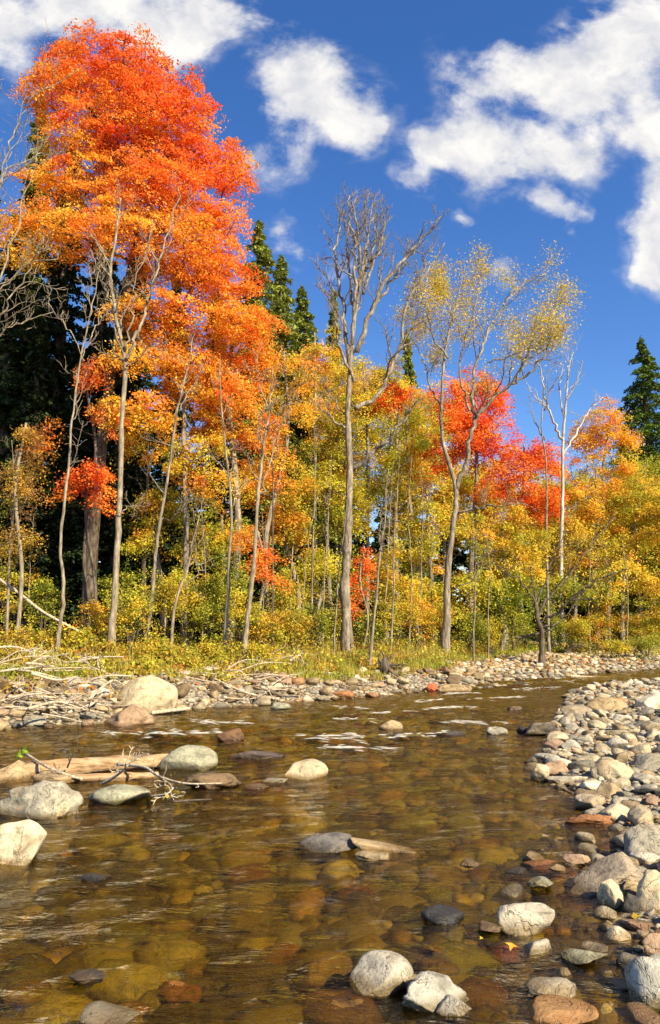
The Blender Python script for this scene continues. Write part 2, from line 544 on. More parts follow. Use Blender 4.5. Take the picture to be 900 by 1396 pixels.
def build_ground():
    X = axis(-14, 16, 0.16, 900); Y = axis(-3, 34, 0.16, 900)
    gx, gy = np.meshgrid(X, Y)
    h, side, d = terrain(gx.ravel(), gy.ravel())
    zone = np.where(d < 0, 0.0, np.where(side, 1.0, 0.5))
    gxr = gx.ravel()
    litter = np.where(side, np.clip((d - (1.0 + 1.2 * np.clip((gxr - 3) / 3, 0, 1))) / 0.8, 0, 1), 0)
    me = grid_mesh('ground', X, Y, h, extra={'litter': litter, 'under': (d < 0).astype(float)})
    m, t, out = new_mat('ground_soil')
    L = t.links.new
    geo = N(t, 'ShaderNodeNewGeometry')
    pos = geo.outputs['Position']
    n1 = noise_tex(t, pos, 1.4, 6, 0.6); n2 = noise_tex(t, pos, 14.0, 6, 0.65)
    vo = N(t, 'ShaderNodeTexVoronoi', i_Scale=16.0); L(pos, vo.inputs['Vector'])
    stones = ramp(t, vo.outputs['Color'], [(0.0, (0.18, 0.14, 0.10)), (0.5, (0.33, 0.27, 0.19)), (1.0, (0.45, 0.40, 0.31))])
    gap = maprange(t, vo.outputs['Distance'], 0.35, 0.75, 1, 0.35)
    stones = mixc(t, 1.0, stones, gap, 'MULTIPLY')
    soil = ramp(t, n2.outputs['Fac'], [(0.3, (0.06, 0.04, 0.02)), (0.5, (0.17, 0.11, 0.045)), (0.7, (0.30, 0.19, 0.07))])
    soil = mixc(t, maprange(t, n1.outputs['Fac'], 0.4, 0.65), soil, (0.14, 0.12, 0.035))
    bed = ramp(t, n2.outputs['Fac'], [(0.25, (0.06, 0.045, 0.016)), (0.5, (0.20, 0.145, 0.045)), (0.75, (0.44, 0.32, 0.10))])
    bed = mixc(t, 0.5, bed, mixc(t, 1.0, stones, (0.7, 0.5, 0.25), 'MULTIPLY'))
    al = N(t, 'ShaderNodeAttribute', attribute_name='litter'); au = N(t, 'ShaderNodeAttribute', attribute_name='under')
    c = mixc(t, al.outputs['Fac'], stones, soil)
    c = mixc(t, au.outputs['Fac'], c, bed)
    pb = N(t, 'ShaderNodeBsdfPrincipled', i_Roughness=0.9)
    L(c, pb.inputs['Base Color'])
    hh = math_node(t, 'MULTIPLY_ADD', vo.outputs['Distance'], -0.8, n2.outputs['Fac'])
    bp = N(t, 'ShaderNodeBump', i_Strength=0.8, i_Distance=0.05); L(hh, bp.inputs['Height']); L(bp.outputs[0], pb.inputs['Normal'])
    L(pb.outputs[0], out.inputs[0])
    o = obj('ground', me, m)
    tag(o, kind='structure')


build_ground()

# rapids: (px, py of the crest ends, height) used for the water swell and for the foam
RAPIDS = [((405, 1008), (512, 1010), .065), ((512, 1010), (605, 1003), .05), ((452, 982), (512, 986), .04), ((640, 941), (680, 934), .05),
          ((690, 935), (790, 930), .05), ((700, 942), (760, 939), .04), ((575, 968), (655, 965), .03), ((560, 958), (600, 955), .02),
          ((200, 1006), (300, 1002), .06), ((140, 1002), (215, 1003), .03), ((745, 930), (800, 936), .05), ((715, 933), (770, 926), .045), ((660, 938), (735, 933), .04), ((600, 947), (650, 946), .025),
          ((450, 965), (500, 968), .025), ((470, 946), (550, 943), .03), ((430, 1020), (540, 1024), .02), ((600, 985), (690, 988), .02), ((640, 955), (720, 952), .03), ((250, 985), (340, 988), .02), ((480, 975), (560, 972), .025)]


def build_water():
    X = axis(-9, 11, 0.07, 60); Y = axis(1.5, 27, 0.07, 40)
    gx, gy = np.meshgrid(X, Y)
    x, y = gx.ravel(), gy.ravel()
    # broad ripples running across the flow
    u = x * 0.92 + y * 0.40; v = -x * 0.40 + y * 0.92
    z = vnoise(u * 1.1, v * 2.6, 11) * 0.036 + vnoise(u * 2.4, v * 6.0, 12) * 0.026
    z += vnoise(u * 5.0, v * 9.0, 13) * 0.014
    P = np.stack([x, y], -1)
    for a, b, hgt in RAPIDS:
        A, B = gw(*a)[:2], gw(*b)[:2]
        ab = B - A
        tt = np.clip(((P - A) @ ab) / (ab @ ab), 0, 1)
        d = np.linalg.norm(P - (A + tt[:, None] * ab), axis=1)
        z += hgt * np.exp(-(d / 0.22) ** 2) * (1 + vnoise(x * 5, y * 5, 14)) + vnoise(x * 4, y * 8, 15) * 0.05 * np.exp(-(d / 0.7) ** 2)
    z = z - 0.004
    me = grid_mesh('water', X, Y, z)
    m, t, out = new_mat('stream_water')
    L = t.links.new
    geo = N(t, 'ShaderNodeNewGeometry')
    mp = N(t, 'ShaderNodeMapping'); mp.inputs['Rotation'].default_value = (0, 0, -0.42); mp.inputs['Scale'].default_value = (0.55, 1.5, 1)
    L(geo.outputs['Position'], mp.inputs[0])
    n1 = noise_tex(t, mp.outputs[0], 3.2, 5, 0.62, 0.8)
    n2 = noise_tex(t, mp.outputs[0], 13.0, 3, 0.55, 0.5)
    hh = math_node(t, 'MULTIPLY_ADD', n2.outputs['Fac'], 0.22, n1.outputs['Fac'])
    bp = N(t, 'ShaderNodeBump', i_Strength=0.85, i_Distance=0.075); L(hh, bp.inputs['Height'])
    fr = N(t, 'ShaderNodeFresnel'); L(bp.outputs[0], fr.inputs['Normal'])
    # the same dielectric reflectance from both sides of the sheet
    L(maprange(t, geo.outputs['Backfacing'], 0, 1, 1.33, 1 / 1.33, smooth=False), fr.inputs['IOR'])
    tr = N(t, 'ShaderNodeBsdfTransparent'); tr.inputs['Color'].default_value = (0.70, 0.62, 0.255, 1)
    gl = N(t, 'ShaderNodeBsdfGlossy', i_Roughness=0.04); gl.inputs['Color'].default_value = (1, 1, 1, 1); L(bp.outputs[0], gl.inputs['Normal'])
    mx = N(t, 'ShaderNodeMixShader'); rf = N(t, 'ShaderNodeBsdfRefraction', i_IOR=1.33, i_Roughness=0.0); rf.inputs['Color'].default_value = (0.69, 0.605, 0.24, 1); L(bp.outputs[0], rf.inputs['Normal'])
    thru = N(t, 'ShaderNodeMixShader', i_0=0.25); L(tr.outputs[0], thru.inputs[1]); L(rf.outputs[0], thru.inputs[2])
    L(fr.outputs[0], mx.inputs[0]); L(thru.outputs[0], mx.inputs[1]); L(gl.outputs[0], mx.inputs[2])
    L(mx.outputs[0], out.inputs[0])
    tag(obj('water', me, m), kind='structure')

    # broken white water on the crests
    V, F, E, n = [], [], [], 0
    fr_ = np.random.default_rng(17)
    for a, b, hgt in RAPIDS:
        A, B = gw(*a)[:2], gw(*b)[:2]
        LT = np.linalg.norm(B - A)
        for q in range(int(7 + LT * 15 * (1 + 10 * hgt))):
            f0 = fr_.uniform(-.08, .9); ln = fr_.uniform(.10, .42) / max(LT, .6)
            off = fr_.normal() * (0.05 + 1.9 * hgt) * .6
            wid = fr_.uniform(.014, .055) * (1 + 14 * hgt)
            lift = hgt * fr_.uniform(.6, 1.25) * math.exp(-(off / .2) ** 2) + .012
            skew = fr_.normal() * .12
            nn, kk = 14, 5
            for i in range(nn + 1):
                f = f0 + ln * i / nn
                c = A + (B - A) * f
                wob = vnoise(np.array([f * LT * 3.5 + q * 7.3]), np.array([a[0] * 1.0]), 21)[0] * 0.16
                ta = math.sin(math.pi * i / nn)
                for j in range(kk):
                    s_ = j / (kk - 1) * 2 - 1
                    V.append((c[0] + .3 * s_ * wid, c[1] + off + wob + skew * i / nn + s_ * wid * (.4 + .6 * ta), lift * (.75 + .25 * ta) - .012 * s_ * s_))
                    E.append((1 - s_ * s_) * ta)
            i = (np.arange(nn)[:, None] * kk + np.arange(kk - 1)[None, :]).ravel() + n
            F.append(np.stack([i, i + kk, i + kk + 1, i + 1], -1)); n += (nn + 1) * kk
    me = mesh_from('foam', np.array(V), [np.vstack(F)], smooth=True, extra={'edge': np.array(E)})
    m, t, out = new_mat('white_water')
    L = t.links.new
    geo = N(t, 'ShaderNodeNewGeometry')
    mp = N(t, 'ShaderNodeMapping'); mp.inputs['Scale'].default_value = (0.8, 1.6, 1); L(geo.outputs['Position'], mp.inputs[0])
    n1 = noise_tex(t, mp.outputs[0], 17.0, 8, 0.8, 1.2)
    ed = N(t, 'ShaderNodeAttribute', attribute_name='edge')
    a = math_node(t, 'MULTIPLY_ADD', ed.outputs['Fac'], 0.55, n1.outputs['Fac'])
    a = maprange(t, a, 0.60, 1.20, 0.0, 0.9)
    pb = N(t, 'ShaderNodeBsdfPrincipled', i_Roughness=0.5); pb.inputs['Base Color'].default_value = (0.74, 0.71, 0.62, 1)
    tr = N(t, 'ShaderNodeBsdfTransparent')
    mx = N(t, 'ShaderNodeMixShader'); L(a, mx.inputs[0]); L(tr.outputs[0], mx.inputs[1]); L(pb.outputs[0], mx.inputs[2])
    L(mx.outputs[0], out.inputs[0])
    tag(obj('foam', me, m), 'broken white water on the crests of the riffles', 'foam', kind='stuff')


build_water()


# ------------------------------------------------------------------ stones
def ico(sub):
    bm = bmesh.new()
    bmesh.ops.create_icosphere(bm, subdivisions=sub, radius=1.0)
    V = np.array([v.co[:] for v in bm.verts]); F = np.array([[v.index for v in f.verts] for f in bm.faces])
    bm.free()
    return V, F


ICO = {s: ico(s) for s in (1, 2, 3, 4)}


def rock_shape(seed, sub=3, facets=6, rough=0.16, flat_top=0.0, planes=()):
    V, F = ICO[sub]
    V = V.copy()
    rg = np.random.default_rng(seed)
    off = Vector(rg.uniform(-50, 50, 3))
    low = np.array([mnoise.noise(Vector(v) * 0.9 + off) for v in V])
    V *= (1 + 0.30 * low)[:, None]
    for _ in range(facets):
        n = rg.normal(size=3); n /= np.linalg.norm(n)
        h = rg.uniform(0.48, 0.84)
        over = np.maximum(0, V @ n - h)
        V -= (over * 0.95)[:, None] * n
    for n, h in planes:
        n = np.array(n, float); n /= np.linalg.norm(n)
        over = np.maximum(0, V @ n - h)
        V -= (over * 0.95)[:, None] * n
    if rough > 0:
        hi = np.array([mnoise.noise(Vector(v) * 2.6 + off) + 0.5 * mnoise.noise(Vector(v) * 6.0 + off) + (0.3 * mnoise.noise(Vector(v) * 13.0 + off) if sub > 3 else 0) for v in V])
        r = np.linalg.norm(V, axis=1)
        V *= (1 + rough * 0.55 * hi)[:, None]
    mn, mxx = V.min(0), V.max(0)
    V = (V - (mn + mxx) / 2) / ((mxx - mn) / 2)
    return V, F


def stone(name, px, py, w, h, colour, label, seed, depth=0.8, rz=0.0, tilt=0.0, z0=None, rough=0.20, facets=8, sub=4, planes=(), sink=0.82, cat='rock', group=None):
    """a boulder whose waterline/ground contact is seen at px,py, w x h photo pixels large"""
    z = 0.0 if z0 is None else z0
    g = gw(px, py, z)
    sc = math.hypot(g[1], CAM_H - z) / FPX * 0.97
    a = w / 2 * sc
    b = a * depth
    h = h * (0.66 if py > 1130 else 0.84)
    g = g + np.array([g[0] / g[1] * b * 0.55, b * 0.55, 0])
    el = math.atan2(CAM_H - z, g[1])
    top = max((h * sc - b * math.sin(el) * 1.0) / math.cos(el), h * sc * 0.35, 0.025)
    c = max(top * sink, a * 0.22)
    V, F = rock_shape(seed, sub, facets, rough, planes=planes)
    me = mesh_from(name, V * np.array([a, b, c]), F, smooth=True)
    o = obj(name, me, M_ROCK)
    o.location = (g[0], g[1], z + top - c)
    o.rotation_euler = (0, tilt, rz)
    o.color = (*colour, 1)
    tag(o, label, cat, group)
    return o


CREAM = (0.54, 0.44, 0.28); GREY = (0.32, 0.29, 0.22); GREEN = (0.34, 0.33, 0.23); TAN = (0.40, 0.29, 0.16); PINK = (0.38, 0.25, 0.155)
RUST = (0.34, 0.15, 0.06); ORANGE = (0.60, 0.27, 0.06); RED = (0.48, 0.12, 0.055); DARK = (0.075, 0.066, 0.058); BLACK = (0.035, 0.033, 0.034); BROWN = (0.20, 0.135, 0.075)
WHITE = (0.54, 0.48, 0.37); YELLOW = (0.50, 0.34, 0.07)

STREAM = [
    # px, py(contact), w, h, colour, label, options
    (200, 966, 84, 56, CREAM, 'largest pale boulder on the far bank, behind a pinkish boulder', dict(z0=0.10, planes=[((-.6, -.5, .5), .55), ((.5, -.4, .8), .6)], rough=.10, depth=.8)),
    (174, 988, 78, 34, PINK, 'pinkish brown boulder at the water edge below the largest pale boulder', dict(planes=[((-.8, -.5, .2), .5)])),
    (47, 990, 34, 17, GREY, 'small smooth grey stone at the foot of the driftwood tangle', {}),
    (263, 951, 36, 22, TAN, 'tan rounded stone right beside the largest pale boulder', dict(z0=.12)),
    (268, 963, 32, 18, BROWN, 'brown stone at the water edge under the tan rounded stone', {}),
    (447, 943, 36, 24, CREAM, 'bright cream blocky boulder on the far waterline', dict(z0=.02, rough=.08)),
    (466, 951, 36, 12, RUST, 'flat reddish brown stone in front of the bright cream boulder', dict(depth=.6)),
    (492, 934, 48, 28, DARK, 'dark grey angular boulder on the far bank near the fallen logs', dict(z0=.08, facets=9)),
    (575, 940, 44, 13, ORANGE, 'orange tan flat stone touching the vivid red stone', dict(depth=.6)),
    (589, 942, 17, 13, RED, 'small vivid red stone at the far riffle', dict(depth=.8)),
    (620, 943, 46, 14, TAN, 'long tan stone with white water on its right end', dict(depth=.5)),
    (608, 920, 26, 15, BROWN, 'brown boulder topping the pile at the left end of the far gravel point', dict(z0=.3)),
    (383, 967, 27, 11, GREEN, 'small greenish stone alone in the water off the far bank', {}),
    (533, 994, 34, 15, TAN, 'lone olive tan stone between the two long riffles', dict(rough=.06, facets=3)),
    (677, 1001, 30, 13, GREY, 'low grey stone left of the dark humped rock', {}),
    (735, 1001, 46, 22, (.20, .16, .115), 'dark humped rock with a pale crest near the cobble bar', dict(tilt=-.12)),
    (712, 998, 15, 9, BLACK, 'small black wet stone between the low grey stone and the dark humped rock', {}),
    (759, 1013, 32, 17, CREAM, 'pale lopsided stone touching the right side of the dark humped rock', {}),
    (315, 1008, 38, 18, (.16, .085, .04), 'round dark brown wet stone in midstream', dict(rough=.08)),
    (257, 1047, 80, 38, GREEN, 'large grey green boulder at the right end of the stranded log', dict(rough=.07, facets=3, planes=[((.2, -.5, .9), .7)])),
    (350, 1033, 82, 13, (.13, .095, .085), 'low purplish ledge of rock right of the grey green boulder', dict(depth=.4, rough=.35, facets=8)),
    (290, 1073, 82, 24, (.20, .13, .07), 'rough dark brown rock with a knobbly top', dict(depth=.5, rough=.42, facets=9)),
    (418, 1060, 58, 29, CREAM, 'cream boulder standing alone in midstream', dict(rough=.10)),
    (163, 1092, 80, 26, GREEN, 'smooth pale green boulder with a notch in its front', dict(rough=.07, facets=4)),
    (18, 1063, 56, 30, TAN, 'tan humped rock with a dark underside at the left log end', dict(tilt=.15)),
    (78, 1066, 66, 14, TAN, 'flat tan slab lying behind the big mottled boulder', dict(depth=.6)),
    (50, 1110, 116, 54, (.40, .36, .27), 'big mottled boulder with cracked top by the stranded log', dict(rough=.34, facets=8, depth=.7)),
    (78, 1112, 32, 17, CREAM, 'small pale stone leaning on the big mottled boulder', {}),
    (14, 1174, 82, 76, (.60, .52, .36), 'bright cream boulder cut by the photo edge, smoothest in the stream', dict(rough=.07, facets=4)),
    (447, 1158, 78, 31, (.20, .18, .155), 'grey wet boulder with water folding over its left side', dict(rough=.08, facets=5)),
    (524, 1161, 92, 17, TAN, 'long tilted brown slab right of the grey wet boulder', dict(depth=.28, tilt=.14, rough=.1)),
    (508, 1170, 48, 15, CREAM, 'pale pitted stone tucked under the long tilted slab', {}),
    (604, 1258, 56, 29, BLACK, 'blue black shiny stone in the shallows', dict(tilt=.16, rough=.08)),
    (716, 1264, 74, 46, WHITE, 'white streaked rock with a rusty right end', dict(rough=.2, facets=8)),
    (737, 1208, 32, 17, GREEN, 'small pale green stone above the white streaked rock', {}),
    (785, 1174, 36, 16, PINK, 'pinkish oval stone perched beside the red brown pair', dict(z0=.03)),
    (782, 1182, 30, 12, BROWN, 'low brown stone underneath the pinkish oval stone', {}),
    (742, 1186, 54, 15, RUST, 'red brown wet stone with a pale stripe', dict(rough=.1)),
    (830, 1216, 108, 68, (.34, .27, .19), 'brown wedge shaped boulder sloping down to the left', dict(planes=[((-.52, -.12, .84), .20), ((.75, -.2, .6), .62), ((0.1, -.9, .2), .5)], rough=.16, facets=2, depth=.6, sink=.95)),
    (834, 1236, 34, 46, CREAM, 'cream cube like stone below the wedge shaped boulder', dict(facets=8, depth=.9)),
    (862, 1226, 26, 38, TAN, 'small peaked tan stone between two cream blocks', {}),
    (860, 1244, 28, 36, DARK, 'dark slate grey stone wedged beneath the peaked tan stone', {}),
    (889, 1246, 44, 78, CREAM, 'tall cream block at the photo edge beside the wedge boulder', dict(facets=8, depth=.9)),
    (878, 1168, 58, 64, (.32, .29, .23), 'rough grey boulder behind the wedge shaped boulder', dict(rough=.3, z0=.03)),
    (880, 1178, 36, 26, WHITE, 'smooth whitish stone against the rough grey boulder', dict(z0=.02)),
    (872, 1268, 46, 20, PINK, 'low pinkish stone with a bright end under the cream blocks', {}),
    (798, 1311, 58, 25, GREEN, 'grey green pitted stone alone in the near shallows', dict(tilt=-.10)),
    (520, 1343, 78, 56, (.47, .42, .33), 'smooth grey cream boulder with a rounded peak, nearest pair', dict(rough=.04, facets=3, depth=.8)),
    (566, 1345, 44, 18, CREAM, 'small cream stone bridging the two nearest boulders', dict(rough=.08)),
    (596, 1372, 86, 56, (.40, .38, .32), 'pitted grey boulder with a dark pocket in the nearest pair', dict(rough=.30, facets=6, tilt=.2, depth=.7)),
    (618, 1382, 44, 30, (.36, .33, .28), 'grey stone leaning on the pitted grey boulder', dict(rough=.2)),
    (754, 1354, 62, 24, WHITE, 'white crusted stone just behind the flat orange stone', dict(rough=.2)),
    (765, 1388, 82, 26, (.58, .33, .14), 'flat orange tan stone by the lower edge of the photo', dict(rough=.05, facets=3, depth=.8)),
    (896, 1362, 66, 72, (.46, .44, .37), 'pale grey boulder overhanging dark shade at the right edge', dict(rough=.08, facets=4)),
    (898, 1312, 36, 48, PINK, 'pinkish stone above the pale grey edge boulder', {}),
    (118, 1340, 46, 22, BLACK, 'shiny black knobbly stone in the near left water', dict(rough=.3)),
    (150, 1394, 70, 8, GREY, 'grey stone barely breaking the water at the lower edge', dict(rough=.1)),
    (128, 1200, 40, 10, DARK, 'dark stone with white water spilling over it', {}),
    (640, 1180, 26, 12, BROWN, 'small brown stone with a glint between the tilted slab and the red brown stone', {}),
    (705, 1192, 30, 10, DARK, 'low dark stone just left of the red brown wet stone', {}),
    (764, 1188, 30, 14, TAN, 'small tan stone right of the red brown wet stone', {}),
    (668, 1268, 30, 10, BROWN, 'low brown stone left of the white streaked rock', {}),
    (540, 1003, 16, 6, DARK, 'tiny dark stone in the long riffle', {}),
    (615, 1004, 40, 8, DARK, 'low dark wet rock at the right end of the long riffle', dict(depth=.5)),
    (350, 1075, 36, 9, BROWN, 'flat brown stone right of the rough dark rock', {}),
    (375, 1066, 34, 8, GREY, 'flat grey stone touching the cream midstream boulder', {}),
    (212, 1005, 22, 12, DARK, 'dark stone with water breaking over it behind the peeled log', {}),
    (702, 968, 20, 7, BROWN, 'small brown stone left of the bar in the far pool', {}),
    (836, 1068, 64, 40, CREAM, 'cream boulder with rusty pits on the edge of the right bar', dict(rough=.28, facets=9, tilt=.12)),
    (828, 970, 62, 24, TAN, 'long brown block of rock at the far end of the right bar', dict(facets=9, depth=.5, z0=.05)),
    (790, 978, 54, 20, (.36, .29, .2), 'tan slab split in two at the far end of the right bar', dict(facets=9, depth=.6)),
    (757, 1056, 42, 22, PINK, 'pinkish angular stone on the left edge of the right bar', dict(facets=9)),
    (737, 1062, 26, 24, CREAM, 'upright pale stone at the water edge beside the pinkish angular stone', dict(facets=9)),
    (775, 1066, 60, 11, WHITE, 'long flat pale stone lying in front of the pinkish angular stone', dict(facets=6, depth=.4)),
    (886, 1054, 52, 32, GREY, 'round grey stone behind the cream boulder with rusty pits', dict(rough=.08, z0=.06)),
    (832, 1090, 34, 26, TAN, 'round tan stone tucked under the cream boulder with rusty pits', dict(rough=.1)),
    (806, 1102, 42, 22, (.40, .32, .22), 'low tan stone dipping into the water halfway along the right bar', dict(facets=9)),
    (802, 1124, 64, 16, RUST, 'rusty crumbling rock strip at the water line of the right bar', dict(rough=.4, facets=10, depth=.4)),
    (886, 966, 40, 26, WHITE, 'whitish leaning slab at the far right of the bar', dict(facets=9, z0=.1)),
]
for i, (px, py, w, h, c, lab, kw) in enumerate(STREAM):
    stone('stream_rock', px, py, w, h, c, lab, 100 + i, **kw)

SUNK = [(380, 1300, 50, ORANGE, 'bright orange sunken stone seen through the water'), (440, 1310, 76, YELLOW, 'large mustard yellow sunken stone'),
        (484, 1216, 52, RUST, 'rust red sunken stone with a glint on it'), (360, 1068, 54, RED, 'long reddish sunken stone by the rough dark rock'),
        (700, 1302, 58, RED, 'thin red sunken slab in the near shallows'), (742, 1306, 60, BROWN, 'brown pointed stone joined end to end with the red slab'),
        (245, 1354, 60, ORANGE, 'rusty orange sunken block in the near water'), (36, 1352, 60, YELLOW, 'yellowish sunken stone near the lower left corner'),
        (180, 1385, 50, ORANGE, 'orange sunken stone at the lower edge'), (340, 1186, 56, RUST, 'brownish red sunken stone in the middle of the pool'),
        (595, 1320, 60, YELLOW, 'ochre sunken stone behind the nearest pair'), (465, 1370, 110, (.40, .24, .09), 'broad ochre sunken boulder at the lower edge'),
        (650, 1345, 110, (.36, .2, .08), 'broad brown sunken boulder right of the nearest pair'), (375, 1085, 56, (.5, .36, .08), 'yellowish sunken stone in front of the cream midstream boulder'),
        (820, 1270, 80, BROWN, 'brown sunken stone under the right edge stones')]
for i, (px, py, w, c, lab) in enumerate(SUNK):
    g = gw(px, py, -0.05); a = w / 2 * g[1] / FPX
    V, F = rock_shape(400 + i, 3, 5, 0.10)
    o = obj('sunken_stone', mesh_from('sunken_stone', V * np.array([a, a * .8, a * .4]), F, smooth=True), M_ROCK)
    o.location = (g[0], g[1], -0.012 - a * 0.4); o.rotation_euler = (0, 0, R.uniform(-.4, .4))
    o.color = (*c, 1)
    tag(o, lab, 'stone')

# shared shapes for the many loose stones
SHAPES = [rock_shape(900 + i, 3, 5 + i % 8, 0.12 + 0.04 * (i % 4)) for i in range(18)]
SMALL = [rock_shape(950 + i, 2, 5 + i % 4, 0.12) for i in range(10)]
TINY = [rock_shape(980 + i, 1, 2, 0.0) for i in range(8)]
SH_ME = []
for i, (V, F) in enumerate(SHAPES):
    me = mesh_from('loose_stone', V, F, smooth=True); me.materials.append(M_ROCK); SH_ME.append(me)
TONES = [('cream', (0.50, 0.41, 0.265)), ('pale grey', (0.41, 0.37, 0.29)), ('tan', (0.39, 0.29, 0.165)), ('grey', (0.25, 0.225, 0.175)), ('whitish', (0.58, 0.51, 0.39)),
         ('pinkish', (0.42, 0.28, 0.185)), ('brown', (0.21, 0.145, 0.08)), ('rusty', (0.36, 0.19, 0.085))]
TP = np.array([.27, .22, .17, .10, .12, .05, .06, .01])


def project(p):
    d = np.asarray(p) - np.array([0, 0, CAM_H])
    f = d[1] * cP + d[2] * sP; up = -d[1] * sP + d[2] * cP
    return 450 + FPX * d[0] / f, 698 - FPX * up / f


class Gravel:
    def __init__(self):
        self.V, self.F, self.C, self.n = [], [], [], 0

    def add(self, shape, loc, s3, rz, colour):
        V, F = shape
        V = V * s3
        c, s = math.cos(rz), math.sin(rz)
        V = np.stack([V[:, 0] * c - V[:, 1] * s, V[:, 0] * s + V[:, 1] * c, V[:, 2]], -1) + loc
        self.V.append(V); self.F.append(F + self.n); self.n += len(V)
        self.C.append(np.broadcast_to(colour, V.shape))

    def build(self, name, label, cat):
        o = obj(name, mesh_from(name, np.vstack(self.V), np.vstack(self.F), np.vstack(self.C), smooth=True), M_GRAVEL)
        tag(o, label, cat, kind='stuff')


class Darts:
    def __init__(self, cell=0.25):
        self.c, self.g = cell, {}

    def ok(self, x, y, r, k):
        i, j = int(x // self.c), int(y // self.c)
        m = int(math.ceil((r + 0.35) / self.c))
        for a in range(i - m, i + m + 1):
            for b in range(j - m, j + m + 1):
                for (X, Y, Q) in self.g.get((a, b), ()):
                    if (X - x) ** 2 + (Y - y) ** 2 < (k * (r + Q)) ** 2:
                        return False
        return True

    def put(self, x, y, r):
        self.g.setdefault((int(x // self.c), int(y // self.c)), []).append((x, y, r))


darts = Darts()
for o in list(COL.objects):
    if o.name.startswith('stream_rock'):
        d_ = max(v.co.x for v in o.data.vertices)
        darts.put(o.location.x, o.location.y, d_ * 0.95)


def scatter(name, region, sizes, n_try, n_things, limit_px, noun, place, group, gravel, k=0.86, sink=0.35, small_sub=SMALL, tp=TP):
    """throw stones of decreasing size; those that show largest become things, the rest go into `gravel`"""
    got = []
    szs = np.sort(sizes(n_try))[::-1]
    pts = region(n_try)
    h, side, d = terrain(pts[:, 0], pts[:, 1])
    for (x, y), r, z, dd in zip(pts, szs, h, d):
        if not darts.ok(x, y, r, k):
            continue
        darts.put(x, y, r)
        got.append((x, y, z, r))
    scored = sorted(got, key=lambda g: -g[3] / math.hypot(g[0], g[1]))
    n = 0
    for (x, y, z, r) in scored:
        ti = int(R.choice(len(TONES), p=tp)); tone, c = TONES[ti]
        c = np.array(c) * R.uniform(0.62, 1.22)
        s3 = np.array([r * R.uniform(.95, 1.25), r * R.uniform(.7, 1.0), r * R.uniform(.34, .72)])
        rz = R.uniform(0, 6.28)
        loc = np.array([x, y, z + s3[2] * (1 - 2 * sink * R.uniform(.5, 1.2))])
        px, py = project(loc)
        if n < n_things and -20 < px < 915 and py < 1420:
            o = bpy.data.objects.new(name, SH_ME[int(R.integers(len(SH_ME)))]); COL.objects.link(o)
            o.location = loc; o.scale = s3; o.rotation_euler = (R.uniform(-.3, .3), R.uniform(-.3, .3), rz)
            o.color = (*c, 1)
            size = 'large' if r > 0.10 else ('fist sized' if r < 0.06 else 'mid sized')
            tag(o, f'{size} {tone} {noun} {place(x, y)}', noun, group)
            n += 1
        elif -150 < px < 1050:
            gravel.add(small_sub[int(R.integers(len(small_sub)))], loc, s3, rz, c)
    return n


bar = Gravel()


def bar_region(n):
    out = []
    while len(out) < n:
        m = n * 3
        y = 2.6 * (20.5 / 2.6) ** R.random(m)
        x = R.uniform(1.0, 11.5, m)
        h, side, d = terrain(x, y)
        near = np.where(y < 9, np.where((R.random(m) < .12) & (y < 6.5), -0.8, -0.12), -0.04)
        keep = (~side) & (d > near) & (x < 0.52 * y + 0.5) & (y < 22.3)
        out += list(np.stack([x, y], -1)[keep])
    return np.array(out[:n])


def bar_place(x, y):
    if float(terrain([x], [y])[2][0]) < -0.06:
        return 'standing in the shallows off the right cobble bar'
    return 'on the near end of the right cobble bar' if y < 7 else ('halfway along the right cobble bar' if y < 12 else 'at the far end of the right cobble bar')


scatter('cobble', bar_region, lambda n: np.clip(R.lognormal(-3.95, 0.74, n), 0.011, 0.13), 42000, 285, None, 'cobble', bar_place, 'loose cobbles of the right bar', bar)
bar.build('bar_gravel', 'small loose gravel filling the right cobble bar', 'gravel')

bank = Gravel()


def bank_region(n):
    out = []
    while len(out) < n:
        m = n * 4
        x = R.uniform(-8.5, 4.5, m); y = R.uniform(10.0, 20.5, m)
        h, side, d = terrain(x, y)
        lim = 0.75 + 0.75 * np.clip((-1.0 - x) / 2, 0, 1) + 0.7 * np.clip(vnoise(x * 0.7, y * 0.7, 31) + 0.3, -0.4, 1)
        keep = (d > -0.25) & (d < lim) & (side | (d < 0)) & ((y > 9) & (x < 4.4))
        dfar = seg_dist(np.stack([x, y], -1), FAR, False)
        keep &= dfar < 1.9
        out += list(np.stack([x, y], -1)[keep])
    return np.array(out[:n])


def bank_place(x, y):
    return 'along the far bank by the driftwood' if x < -2.2 else ('along the far bank below the tall dead tree' if x < 1.2 else 'heaped at the start of the far gravel point')


scatter('bank_stone', bank_region, lambda n: np.clip(R.lognormal(-3.0, 0.50, n), 0.03, 0.20), 9000, 170, None, 'bank stone', bank_place, 'stones lining the far bank', bank, sink=.3, tp=np.array([.20, .08, .34, .07, .03, .10, .16, .02]))

spit = Gravel()


def spit_region(n):
    out = []
    while len(out) < n:
        m = n * 4
        x = R.uniform(3.0, 16, m); y = R.uniform(17.5, 32, m)
        h, side, d = terrain(x, y)
        lim = 2.4 + 0.30 * (x - 3) + vnoise(x * .6, y * .6, 32) * 1.2
        keep = side & (d > -0.1) & (d < lim) & (x < .55 * y)
        out += list(np.stack([x, y], -1)[keep])
    return np.array(out[:n])


scatter('pebble', spit_region, lambda n: np.clip(R.lognormal(-2.75, 0.35, n), 0.04, 0.14), 9000, 0, None, 'pebble', bank_place, None, spit, small_sub=SMALL[:5] + TINY[:3])
spit.build('far_gravel', 'pale gravel spread over the point on the far side of the bend', 'gravel')
bank.build('bank_gravel', 'small stones filling the far bank between the boulders', 'gravel')

